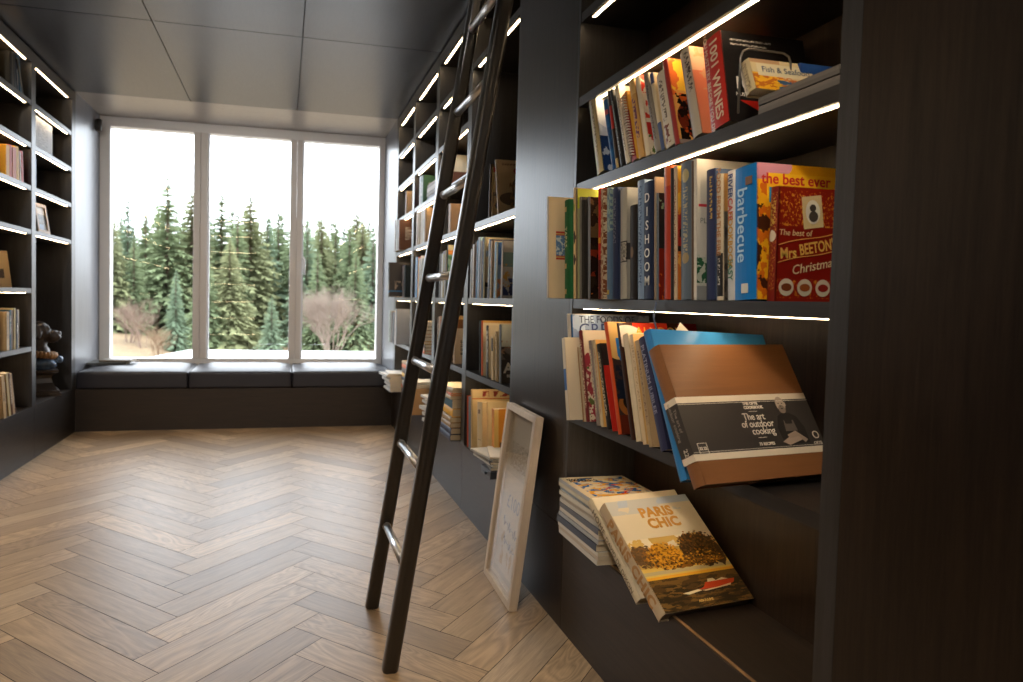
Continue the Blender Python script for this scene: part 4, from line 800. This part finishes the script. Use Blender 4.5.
row('on the waist-high shelf, ' + b2, ZCc, 4.08, [('brown', .03, .25, .2, 0), ('tan', .04, .26, .2, 0), ('red', .02, .24, .2, 0), ('cream', .03, .25, .2, 0), (None, .14, 0, 0, 0), ('tan', .03, .27, .23, 0, peop), (None, .1, 0, 0, 0), ('cream', .03, .2, .15, 5)], 'books on the waist-high shelf of the second bay')
ZZ = flat_stack('the tall pile in the second bay', .87, 3.47, BASE, [('navy', .24, .30, .035, 0, 0, 0), ('navy', .24, .30, .035, 0, .003, .0), ('tan', .25, .31, .028, 1, 0, 0), ('tan', .25, .31, .030, -1, .0, 0), ('yellow', .23, .28, .045, 0, .01, .0), ('teal', .22, .27, .05, 0, .012, .005), ('cream', .24, .29, .02, 3, 0, 0), ('orange', .2, .26, .012, -3, .0, 0), ('cream', .22, .26, .03, 5, .01, .0)], 'books piled flat in the second bay')
flat_stack('the pile left in the second bay', .86, 3.80, BASE, [('white', .24, .29, .02, 3, 0, 0), ('pale grey', .24, .29, .018, -2, 0, 0), ('white', .24, .29, .02, 5, .01, 0), ('pale blue', .23, .29, .02, -6, 0, 0), ('white', .23, .29, .02, 7, 0, 0), ('pale grey', .22, .28, .02, -3, 0, 0), ('white', .22, .28, .018, 4, 0, 0), ('pale blue', .22, .28, .015, -4, 0, 0), ('white', .22, .28, .015, 6, 0, 0)], 'magazines piled flat in the second bay', nmc='magazine')
# third bay
b3 = 'third bay past the pilaster'
row('on the high shelf, ' + b3, LV[2]+TH, 4.80, [('red', .025, .2, .17, 0), ('grey', .05, .21, .17, 0), ('black', .03, .2, .17, 0), ('green', .06, .2, .17, 0)], 'books on the high shelf of the third bay')
flat_stack('the pile on the high shelf, third bay', .93, 4.24, LV[2]+TH, [('navy', .2, .26, .025, 0, 0, 0), ('pale grey', .2, .27, .025, 0, 0, 0), ('white', .2, .26, .03, 0, 0, 0), ('pale grey', .2, .25, .025, 0, 0, 0)], 'books flat on the high shelf of the third bay')
row('on the chest-high shelf, ' + b3, ZA, 4.86, [('tan', .03, .23, .2, 0), ('cream', .04, .24, .2, 0), ('white', .04, .24, .2, 0), ('tan', .03, .22, .2, 0), ('cream', .05, .23, .2, 0), ('pale grey', .04, .24, .2, 0), ('cream', .04, .22, .2, 0), ('white', .03, .23, .2, 0), ('tan', .04, .24, .2, 0)], 'books on the chest-high shelf of the third bay')
row('on the eye-level shelf, ' + b3, ZB_, 4.88, [('teal', .03, .28, .2, 0), ('sky blue', .07, .29, .2, 0, None, None, 0), ('orange', .03, .29, .2, 0), ('yellow', .02, .28, .2, 0), ('white', .04, .28, .2, 0), ('pale grey', .03, .28, .2, 0), ('white', .05, .29, .2, 0), ('grey', .04, .27, .2, 0), ('white', .04, .28, .2, 0), ('brown', .04, .26, .2, 0)], 'books on the eye-level shelf of the third bay')
flat_stack('the pile on the waist-high shelf, third bay', .90, 4.33, ZCc, [(c, .24, .30, t, 0, 0, 0) for c, t in (('orange', .022), ('tan', .02), ('brown', .024), ('yellow', .018), ('brown', .03), ('orange', .018), ('tan', .024), ('black', .026), ('cream', .03))], 'books flat on the waist-high shelf of the third bay')
flat_stack('the low pile in the third bay', .86, 4.55, BASE, [(c, .24, .29, t, r, 0, 0) for c, t, r in (('tan', .05, 0), ('cream', .04, 3), ('white', .03, -4), ('pale grey', .04, 3))], 'books piled low in the third bay')
# cardboard box with flap
bm = bmesh.new(); bx(bm, .80, 4.28, BASE+.001, 1.12, 4.50, BASE+.17)
bx(bm, .80, 4.28, BASE+.17, .806, 4.50, BASE+.23)
crd = thing('cardboard_box', 'open cardboard box of magazines on the lowest shelf behind the ladder', 'box'); obj('carton', bm, flat((176, 138, 96), .8), crd)
bm = bmesh.new(); bx(bm, .799, 4.35, BASE+.06, .8, 4.42, BASE+.11); obj('label', bm, flat((196, 120, 70), .6), crd)
flat_stack('the bundle on the cardboard box', .83, 4.29, BASE+.172, [('white', .22, .18, .014, 5, 0, 0), ('pale grey', .22, .18, .014, -4, .01, 0), ('white', .21, .18, .012, 8, 0, 0)], 'magazines on the cardboard box', nmc='magazine')
# farthest right bay
b4 = 'farthest right bay'
row('on the higher shelf, ' + b4, LV[2]+TH, 5.35, [('tan', .04, .19, .17, 0, art('cover_p4', (206, 170, 130), [('ellipse', (60, 40, 40), .5, .6, .2, .15), ('rect', (180, 50, 60), .3, .3, .6, .45)]))], None)
row('on the chest-high shelf, ' + b4, ZA, 5.60, [('black', .03, .25, .2, -4), ('white', .05, .25, .2, -2), ('brown', .05, .25, .2, 0), ('pale grey', .06, .25, .2, 0), ('tan', .05, .24, .2, 0), ('brown', .05, .24, .2, 0)], 'books on the chest-high shelf of the farthest right bay', x_in=-.05)
row('on the lower eye shelf, ' + b4, LV[3]-.0, 5.0, [], None)
fb('black glossy book jutting out at the far end of the eye-level shelf', ZB_, 388.5, 263, .05, xs=.80, w=.25, spine_m=art('s_f4', (40, 38, 36), [('rect', (40, 90, 130), 0, .1, 1, .15), ('blob', (130, 110, 90), 0, .2, 1, .5, 4, .5)]), front_m=art('c_f4', (44, 38, 34), [('rect', (40, 100, 140), 0, .13, 1, .17), ('blob', (150, 130, 110), .2, .18, .9, .45, 4, .5)]))
row('on the eye-level shelf, ' + b4, ZB_, 5.50, [('cream', .05, .24, .2, 0), ('white', .05, .25, .2, 0), ('tan', .05, .25, .2, 0), ('yellow', .03, .24, .2, 0), ('pale grey', .05, .25, .2, 0), ('grey', .05, .24, .2, 0), ('black', .05, .25, .2, 0)], 'books on the eye-level shelf of the farthest right bay', x_in=-.02)
row('on the shelf above eye level, ' + b4, ZA, 5.10, [], None)
row('on the waist-high shelf, ' + b4, ZCc, 5.62, [('pale grey', .06, .26, .2, 0), ('white', .06, .26, .2, 0), ('grey', .05, .26, .2, 0), ('black', .12, .255, .2, 0), ('white', .05, .27, .2, 0), ('pale grey', .05, .28, .2, 0)], 'books on the waist-high shelf of the farthest right bay', x_in=-.07)
flat_stack('the magazine pile beside the window bench', .84, 5.36, BASE, [('white', .24, .29, .02, 2, 0, 0), ('pale grey', .24, .29, .02, -2, 0, 0), ('white', .24, .29, .02, 1, 0, 0), ('pale grey', .24, .29, .02, 0, 0, 0), ('white', .24, .29, .02, 3, -.01, 0), ('pale grey', .23, .28, .02, -3, 0, 0), ('white', .23, .28, .018, 5, -.03, 0), ('white', .23, .28, .012, -4, -.02, 0)], 'magazines piled beside the window bench', nmc='magazine')
flat_stack('the orange pile in the farthest right bay', .92, 5.02, BASE, [(c, .22, .28, t, 0, 0, 0) for c, t in (('brown', .05), ('orange', .03), ('tan', .03), ('black', .03), ('yellow', .03), ('brown', .04), ('orange', .03), ('tan', .025))], 'books piled flat in the farthest right bay')

# ------------------------------------------------------------------ left bookcase contents
l2 = 'left bay with orange books'
row('on the top shelf of the left bay', LV[0]+TH, 4.72, [('black', .02, .215, .17, -26), ('teal', .03, .22, .18, -12), ('navy', .03, .22, .18, -9), ('black', .04, .21, .18, -8), ('brown', .03, .21, .18, -6), ('black', .04, .2, .18, -4)], 'books on the top shelf of the left bay', side=-1)
row('bright books on the left wall', LV[2]+TH, 4.745, [('red', .05, .195, .17, -5), ('white', .03, .185, .17, -3), ('yellow', .06, .205, .17, -3), ('orange', .06, .19, .17, 0), ('orange', .05, .19, .17, 0), ('yellow', .05, .18, .17, 0)], 'bright books on the left wall', side=-1)
t_, c_ = book('cream book displayed face out at the left edge of the view', .19, .02, .235, (XL-.20, 4.60, ZB_+.001), (math.radians(-12), 0, math.radians(52)), spine=(196, 166, 120), front_m=art('cover_l', (206, 178, 136), [('blob', (180, 110, 60), .3, .65, .8, .85, 6, .45), ('blob', (90, 80, 70), .35, .25, .8, .5, 7, .42), ('rect', (206, 178, 136), 0, .5, 1, .56)]))
row('on the low left shelf', ZCc, 4.66, [('tan', .03, .24, .17, 0), ('black', .03, .24, .17, 0), ('cream', .03, .25, .17, 0), ('brown', .04, .24, .17, 0), ('teal', .03, .24, .17, 0), ('tan', .04, .23, .17, 0)], 'books on the low left shelf', side=-1)
row('on the lowest left shelf', BASE, 4.62, [('brown', .03, .26, .19, -14), ('tan', .03, .26, .19, -13), ('brown', .035, .27, .19, -12), ('tan', .035, .27, .19, -11), ('brown', .04, .26, .19, -10), ('tan', .04, .26, .19, -9)], 'books on the lowest left shelf', side=-1)
t_ = thing('picture_canvas', 'white textured picture panel standing on a high shelf, left wall', 'picture', (XL-.045, 4.92, LV[1]+TH+.001), (0, 0, PI/2))
bm = bmesh.new(); bx(bm, 0, 0, 0, .46, .02, .228, 0, .002); uvbook(bm, .4, 1, .23); obj('panel', bm, art('white_print', (196, 202, 210), [('blob', (216, 220, 226), .1, .1, .9, .95, 12, .5, 2), ('glyph', (170, 176, 186), .1, .1, .9, .9, 5, 60)], .6), t_)
t_ = thing('photo_frame', 'small tan photo frame on a left shelf above the dog bust', 'photo frame', (XL-.02, 5.03, ZA+.001), (math.radians(-9), 0, math.radians(84)))
bm = bmesh.new()
for q in ((0, 0, .022, .2), (.148, 0, .17, .2), (.022, 0, .148, .022), (.022, .178, .148, .2)): bx(bm, q[0], 0, q[1], q[2], .015, q[3])
obj('frame', bm, flat((176, 150, 120), .5), t_); bm = bmesh.new(); bx(bm, .02, .008, .02, .15, .013, .18); uvbook(bm, .17, 1, .2)
obj('photograph', bm, art('photo', (110, 96, 84), [('rect', (200, 190, 176), .1, .65, .9, .9), ('blob', (60, 56, 56), .1, .1, .9, .6, 5, .5), ('rect', (90, 110, 150), .1, .1, .6, .3)], .3), t_)
fb_ = book('dark blue book on the left shelf below the white panel', .17, .03, .19, (XL-.01, 4.96, LV[2]+TH+.0005), (0, 0, PI), spine=(40, 90, 130), front=(44, 80, 120))

# dog bust
db = thing('dog_bust', 'dark dog head bust with rope collar on a flared plinth, lower left shelf', 'sculpture', (XL-.125, 5.40, BASE), (0, 0, math.radians(-68)))
db.scale = (1.05, 1.0, 1.08)
bronze = flat((58, 48, 42), .35, .2, .3, .6)
bm = bmesh.new(); lathe(bm, [(.118, 0), (.118, .018), (.110, .022), (.110, .034), (.094, .04), (.066, .085), (.058, .115), (.06, .135), (.084, .15), (.100, .155), (.100, .172)], 4, sq=True)
md = obj('plinth_base', bm, bronze, db)
def ball(bm, c, r, seg=14, squash=(1, 1, 1), rot=None):
    M = Matrix.Translation(c) @ (rot.to_matrix().to_4x4() if rot else Matrix()) @ Matrix.Diagonal((squash[0]*r, squash[1]*r, squash[2]*r, 1))
    res_ = bmesh.ops.create_uvsphere(bm, u_segments=seg, v_segments=seg//2+2, radius=1, matrix=M)
    for v in res_['verts']:
        for f_ in v.link_faces: f_.smooth = True
def remesh(o_, vox):
    m_ = o_.modifiers.new('r', 'REMESH'); m_.mode = 'VOXEL'; m_.voxel_size = vox; m_.use_smooth_shade = True
    s_ = o_.modifiers.new('s', 'SMOOTH'); s_.factor = .6; s_.iterations = 4
bm = bmesh.new()   # head looking toward +y (the window)
ball(bm, (0, -.015, .425), .072, 18, (.98, 1.08, .95)); ball(bm, (0, .070, .400), .046, 16, (.95, 1.2, .8)); ball(bm, (0, .112, .414), .019, 12, (1.4, .9, .8))
ball(bm, (-.024, .085, .386), .028, 12, (.8, 1.5, .9)); ball(bm, (.024, .085, .386), .028, 12, (.8, 1.5, .9)); ball(bm, (0, .07, .362), .024, 12, (1.2, 1.7, .6))
ball(bm, (0, -.02, .345), .060, 16, (1, 1, 1.2)); ball(bm, (0, -.012, .285), .066, 16, (1.1, 1.1, .9))
ball(bm, (-.032, .036, .446), .019, 10); ball(bm, (.032, .036, .446), .019, 10)
ball(bm, (-.070, -.03, .425), .036, 12, (.35, .8, 1.45), Euler((.2, .3, 0))); ball(bm, (.070, -.03, .425), .036, 12, (.35, .8, 1.45), Euler((.2, -.3, 0)))
remesh(obj('dog_head', bm, bronze, db), .005)
bm = bmesh.new()
for s_ in (-1, 1): ball(bm, (s_*.034, .052, .444), .0078, 8)
obj('eyes', bm, flat((16, 14, 12), .1), db)
bm = bmesh.new(); n = 26
for k in range(n):
    a = 2*PI*k/n; ball(bm, (.082*math.cos(a), -.008+.096*math.sin(a), .275-.014*math.sin(a)), .019, 8, (1, 1, 1.35), Euler((0, .4, a)))
obj('rope_collar', bm, flat((150, 112, 70), .6, 0, .2), db)
bm = bmesh.new(); ball(bm, (0, .0, .215), .082, 16, (1.05, 1.2, .55)); ball(bm, (0, .115, .235), .03, 12, (1.2, .9, .9)); ball(bm, (-.02, .07, .20), .035, 12, (1, 1, .8)); ball(bm, (.03, .06, .205), .035, 12, (1, 1, .8)); ball(bm, (0, 0, .185), .075, 12, (1, 1, .4))
remesh(obj('cravat', bm, flat((84, 104, 130), .25, .2, .3), db), .006)
bm = bmesh.new()
for k in range(5): ball(bm, (.05+.004*(k % 2), .03+.02*k-.03, .20+.006*(k % 3)), .006, 8)
obj('gilt_studs', bm, flat((214, 160, 80), .3, .8), db)

# ------------------------------------------------------------------ outdoors
dk = bmesh.new()
v = [dk.verts.new(p) for p in ((-1.50, 6.66, .40), (1.8, 6.66, .40), (1.8, 8.75, .40), (-1.14, 8.95, .40), (-1.45, 7.75, .40))]
dk.faces.new(v); r_ = bmesh.ops.extrude_face_region(dk, geom=dk.faces[:]); bmesh.ops.translate(dk, vec=(0, 0, -.12), verts=[q for q in r_['geom'] if isinstance(q, bmesh.types.BMVert)])
struct('terrace', dk, flat((206, 208, 210), .6, var=.02), 'white flat terrace slab outside the window', 'terrace')
for x in (-.9, .1, 1.1):
    bm = bmesh.new(); bx(bm, x, 6.8, -1.9, x+.12, 6.92, .279); tag(obj('terrace_post', bm, flat((190, 190, 190), .6)), 'post under the terrace slab', 'post', 'posts under the terrace slab')
gr, nt, b = newmat('moor_grass'); n1 = noise(nt, coords(nt), .6, 6, .65); n2 = noise(nt, coords(nt), 6, 4, .7)
rp = N(nt, 'ShaderNodeValToRGB'); rp.color_ramp.elements[0].position = .35; rp.color_ramp.elements[1].position = .65
rp.color_ramp.elements[0].color = lin((92, 76, 54)); rp.color_ramp.elements[1].color = lin((134, 112, 82))
nt.links.new(math_(nt, 'ADD', math_(nt, 'MULTIPLY', n1, .5), math_(nt, 'MULTIPLY', n2, .5)), rp.inputs[0]); nt.links.new(rp.outputs[0], b.inputs['Base Color']); b.inputs['Roughness'].default_value = .9
def gz(x, y):
    base = -1.85
    k = max(0, min(1, (-x-2.5)/6)); k = k*k*(3-2*k)
    far = max(0, min(1, (y-20)/20)); hill = max(0, y-40)*.10
    return base + 1.15*k*far + hill + .12*math.sin(x*.7)*math.cos(y*.4)
bm = bmesh.new(); nx_, ny_ = 60, 44
gv = [[bm.verts.new((-40+90*i/nx_, 6.7+85*j/ny_, gz(-40+90*i/nx_, 6.7+85*j/ny_))) for i in range(nx_+1)] for j in range(ny_+1)]
for j in range(ny_):
    for i in range(nx_): bm.faces.new((gv[j][i], gv[j][i+1], gv[j+1][i+1], gv[j+1][i])).smooth = True
struct('ground', bm, gr, 'tawny moor grass outside the window', 'ground')
def needle_mat(c1, c2):
    m, nt, b = newmat('conifer_needles'); n = noise(nt, coords(nt), 1.3, 4, .7)
    oi = N(nt, 'ShaderNodeObjectInfo'); f_ = math_(nt, 'ADD', math_(nt, 'MULTIPLY', n, .9), math_(nt, 'MULTIPLY', oi.outputs['Random'], .25), True)
    nt.links.new(mix(nt, f_, lin(c1), lin(c2)), b.inputs['Base Color']); b.inputs['Roughness'].default_value = .8; b.inputs['Specular IOR Level'].default_value = .2; return m
ndl = [needle_mat((86, 98, 72), (118, 130, 92)), needle_mat((84, 102, 82), (120, 136, 108)), needle_mat((92, 98, 68), (130, 132, 94))]  # needle colours paled and flattened to stand in for haze
bark = flat((84, 66, 52), .9)
def conifer_mesh(h, R, seed, levels=62, dens=1.0):
    r = random.Random(seed); bm = bmesh.new(); sp_ = h/levels
    for i in range(levels):
        q0 = i/(levels-1)
        nb = max(4, int((12-6*q0)*dens)); a0 = r.random()*6
        for k in range(nb):
            q = min(.995, max(0, q0+r.uniform(-1, 1)/levels)); z = h*(.03+.955*q)
            rad = R*(1-q)**.78*(.82+.18*math.sin(k*2.3+i*.6+seed))*r.uniform(.75, 1.1)+.05
            a = a0+2*PI*k/nb+r.uniform(-.35, .35); L_ = rad; dr = (-.20+.25*q)*L_+r.uniform(-.08, .06)*L_; up = .08*L_
            ca, sa = math.cos(a), math.sin(a); wv = max(.07, L_*.24)
            P = lambda s_, o_, zz: bm.verts.new((ca*L_*s_-sa*o_, sa*L_*s_+ca*o_, z+zz))
            seg = 5
            for j in range(seg):
                s0, s1, s2 = j/seg, (j+.6)/seg, min(1.05, (j+1.3)/seg)
                zf = lambda t: dr*t*t*1.2+up*math.sin(PI*t)
                ww = wv*(1-.5*s1)*r.uniform(.6, 1.25); hang = L_*r.uniform(.03, .12)+.03
                c0, c1 = P(s0, 0, zf(s0)), P(s2, 0, zf(s2)+.02)
                bm.faces.new((c0, c1, P(s1+.2, ww, zf(s1)-hang))); bm.faces.new((c0, P(s1+.2, -ww, zf(s1)-hang), c1))
                bm.faces.new((c0, c1, P(s1, r.uniform(-.3, .3)*ww, zf(s1)-hang*1.6)))
    tube(bm, [(0, 0, h*.93), (0, 0, h*1.02)], [.03, .008], 3)
    me = bpy.data.meshes.new('crown'); bm.to_mesh(me); bm.free(); return me
def trunk_mesh(h):
    bm = bmesh.new(); tube(bm, [(0, 0, -.5), (0, 0, h*.5), (0, 0, h*.96)], [.16, .10, .02], 7); me = bpy.data.meshes.new('trunk'); bm.to_mesh(me); bm.free(); me.materials.append(bark); return me
protos = []
for s_, (R_, dn) in enumerate(((2.0, 1.0), (1.75, .9), (2.3, 1.15), (1.5, 1.0))):
    cm = conifer_mesh(9.0, R_, 10+s_, dens=dn); cm.materials.append(ndl[s_ % 3]); tm = trunk_mesh(9.0)
    T = thing('conifer', 'conifer', 'tree'); c_ = bpy.data.objects.new('crown', cm); t2 = bpy.data.objects.new('trunk', tm)
    for q in (c_, t2): C.objects.link(q); q.parent = T
    protos.append([T, [c_, t2], False])
def tree(u, vtop, Y, kind, label, group=None, sw=1.0):
    P = ony(u, vtop, Y); z0 = gz(P.x, Y)-.1; sc = (P.z-z0)/9.15
    T, ch, used = protos[kind]
    if used:
        T = T.copy(); C.objects.link(T)
        for q in ch: n_ = q.copy(); C.objects.link(n_); n_.parent = T
    else: protos[kind][2] = True
    T.location = (P.x, Y, z0); T.scale = (sc*sw, sc*sw, sc); T.rotation_euler = (0, 0, rnd.random()*6); tag(T, label, 'tree', group)
GT = 'conifers in the wood beyond the window'
TR = [(128, 189, 44, 1, 'thin-topped spruce at the left of the left window pane', .8), (168, 173, 41, 0, 'tallest spruce of the wood, in the left window pane', 1.25), (112, 212, 38, 2, 'spruce at the left edge of the left window pane', 1.1), (146, 206, 43, 3, 'narrow spruce left of the tallest one', 1.1),
      (192, 188, 42, 2, 'broad spruce just left of the first window mullion', 1.2), (176, 268, 33, 1, 'lighter young spruce in front at the left window pane', 1.0), (222, 190, 43, 0, 'pointed spruce at the left of the middle pane', 1.2), (238, 205, 41, 3, 'slender spruce left of centre in the middle pane', 1.2),
      (251, 192, 42, 2, 'tall spruce at the centre of the middle pane', 1.2), (268, 208, 44, 1, 'spruce right of centre in the middle pane', 1.1), (279, 203, 47, 3, 'spire-topped spruce near the second mullion', 1.0), (208, 200, 47, 1, 'spruce hidden partly by the first mullion', 1.2),
      (272, 295, 31, 1, 'small pale pine low in the middle pane', 1.4), (230, 236, 37, 2, 'bushy spruce in front in the middle pane', 1.2), (297, 212, 45, 0, 'spruce hidden partly by the second mullion', 1.2), (308, 217, 41, 1, 'spruce at the left of the right pane', 1.2),
      (322, 215, 43, 2, 'broad spruce left of centre in the right pane', 1.2), (336, 213, 46, 3, 'slim spruce behind the bare birch', 1.2), (350, 221, 42, 0, 'spruce right of the bare birch', 1.1), (363, 217, 45, 2, 'spruce right of centre in the right pane', 1.2), (374, 222, 40, 1, 'spruce at the right edge of the right pane', 1.2), (388, 216, 44, 0, 'spruce beyond the right edge of the window', 1.2),
      (206, 250, 36, 0, 'low spruce by the foot of the first mullion', 1.2), (318, 246, 38, 3, 'dark spruce just behind the bare birch', 1.3), (356, 250, 38, 0, 'low spruce right of the bare birch', 1.2), (134, 236, 38, 3, 'low spruce in the left window pane', 1.3), (98, 205, 43, 0, 'spruce beyond the left edge of the window', 1.2)]
for u, v, Y, k, lb, sw in TR: tree(u, v, Y, k, lb, GT, sw)
for i in range(26):
    u = 84+12.4*i; tree(u, 214+9*math.sin(i*1.9)+rnd.uniform(-5, 5), 50+3*(i % 3), i % 4, 'dense dark conifer in the back row of the wood', 'conifers in the back row of the wood', 1.25)
# bare birch and shrubs
def bare(bm, p, d, L_, r_, depth, rg, spread=.45):
    q = p + d*L_; mid = p + d*L_*.5 + Vector((rg.uniform(-1, 1), rg.uniform(-1, 1), 0))*L_*.05
    tube(bm, [p, mid, q], [r_, r_*.8, r_*.62], 4 if depth > 2 else 3, cap=False)
    if depth == 0: return
    for _ in range(3 if depth > 1 else 4):
        nd = (d + Vector((rg.uniform(-1, 1), rg.uniform(-1, 1), rg.uniform(-.35, .75)))*spread).normalized()
        bare(bm, p + d*L_*rg.uniform(.45, 1), nd, L_*rg.uniform(.62, .82), r_*.6, depth-1, rg, spread*1.06)
def bush(name, u, v0, vt, Y, label, col, spread, stems, seed, depth=5):
    rg = random.Random(seed); P = ony(u, v0, Y); z0 = gz(P.x, Y)-.05; hgt = ony(u, vt, Y).z-z0
    T = thing(name, label, 'tree' if name == 'bare_birch' else 'shrub', (P.x, Y, z0)); bm = bmesh.new()
    for i in range(stems):
        a = rg.random()*6.28; s_ = rg.uniform(.05, .35)
        bare(bm, Vector((s_*math.cos(a)*.8, s_*math.sin(a)*.8, 0)), Vector((math.cos(a)*s_*1.5, math.sin(a)*s_*1.5, 1)).normalized(), hgt*.28, hgt*.0065, depth, rg, spread)
    zs_ = [v.co.z for v in bm.verts]; k = hgt/max(zs_); bmesh.ops.scale(bm, vec=(k, k, k), verts=bm.verts[:])
    obj('branches', bm, flat(col, .9, var=.1), T)
bush('bare_birch', 331, 348, 278, 32, 'leafless pale brown birch in the right window pane', (136, 120, 108), .62, 13, 5, 6)
bush('bare_shrub', 128, 325, 293, 33, 'reddish leafless shrub at the left of the left pane', (110, 90, 78), .7, 7, 8, 4)
bush('bare_shrub', 144, 330, 303, 32, 'pale leafless shrub beside the reddish one in the left pane', (126, 106, 92), .7, 7, 9, 4)
bush('bare_shrub', 160, 338, 322, 30, 'low twiggy shrub on the tawny grass in the left pane', (124, 100, 78), .8, 8, 10, 4)

# ------------------------------------------------------------------ light
wd = bpy.data.worlds.new('world'); S.world = wd; wd.use_nodes = True
bg = wd.node_tree.nodes['Background']; bg.inputs[0].default_value = (.86, .93, 1.0, 1); bg.inputs[1].default_value = 7.8
def portal(name, loc, rot, sx, sy):
    l = bpy.data.lights.new(name, 'AREA'); l.shape = 'RECTANGLE'; l.size = sx; l.size_y = sy; l.cycles.is_portal = True
    o_ = bpy.data.objects.new(name, l); C.objects.link(o_); o_.location = loc; o_.rotation_euler = rot
portal('window_portal', ((XL+XR)/2, YW+.14, 1.55), (-PI/2, 0, 0), 2.5, 2.2)
# added unseen spotlights and downlights, filling the window wall, near books and floor
SP = [('aimed at the window, left', (-1.3, 1.3), (-.9, 6.4, 1.0), 125, (1, .95, .88), .95), ('aimed at the window, right', (.2, 1.3), (.1, 6.4, 1.0), 125, (1, .95, .88), .95), ('aimed at the near cookbooks', (-.62, -.35), (1.0, 1.62, .95), 95, (1, .86, .68), .62)]
for nm_, (x, y), tgt, en, colr, cone in SP:
    tl = thing('fill_spotlight', 'added unseen fill spotlight over the viewer, ' + nm_, 'added fill light', (x, y, ZC))
    dv = (Vector(tgt)-Vector((x, y, 2.56))).normalized()
    bm = bmesh.new(); tube(bm, [(0, 0, -.001), (0, 0, -.05)], .012, 10); tube(bm, [Vector((0, 0, -.06))-dv*.05, Vector((0, 0, -.06))+dv*.05], .032, 16); obj('lamp_head', bm, black_metal, tl)
    bm = bmesh.new(); tube(bm, [Vector((0, 0, -.06))+dv*.0502, Vector((0, 0, -.06))+dv*.052], .026, 16); obj('lens', bm, emit('lamp_lens', (1, .95, .88, 1), 8), tl)
    l = bpy.data.lights.new('fill_spot_lamp', 'SPOT'); l.energy = en; l.color = colr; l.spot_size = cone; l.spot_blend = .8; l.shadow_soft_size = .05
    o_ = bpy.data.objects.new('fill_spot_lamp', l); C.objects.link(o_); o_.location = Vector((x, y, ZC-.06))+dv*.09; o_.rotation_euler = dv.to_track_quat('-Z', 'Y').to_euler()
for i, (x, y) in enumerate(((-.7, -.9), (.2, -.9), (-.2, .3), (-.5, 1.5), (-.6, 2.7))):  # downlights added out of view as fill for the near room
    dl = thing('fill_downlight', 'added unseen fill lamp in the ceiling above the viewer, %s' % ['rear left', 'rear right', 'over the viewer', 'just ahead', 'farthest forward'][i], 'added fill light', (x, y, ZC))
    bm = bmesh.new(); tube(bm, [(0, 0, -.004), (0, 0, -.001)], .05, 20); obj('bezel', bm, black_metal, dl)
    bm = bmesh.new(); tube(bm, [(0, 0, -.006), (0, 0, -.0042)], .038, 20); obj('lens', bm, emit('lamp_lens', (1, .86, .68, 1), 8), dl)
    l = bpy.data.lights.new('fill_downlight_lamp', 'SPOT'); l.energy = 24; l.color = (1, .87, .72); l.spot_size = 2.2; l.spot_blend = .6; l.shadow_soft_size = .04
    o_ = bpy.data.objects.new('fill_downlight_lamp', l); C.objects.link(o_); o_.location = (x, y, ZC-.02)
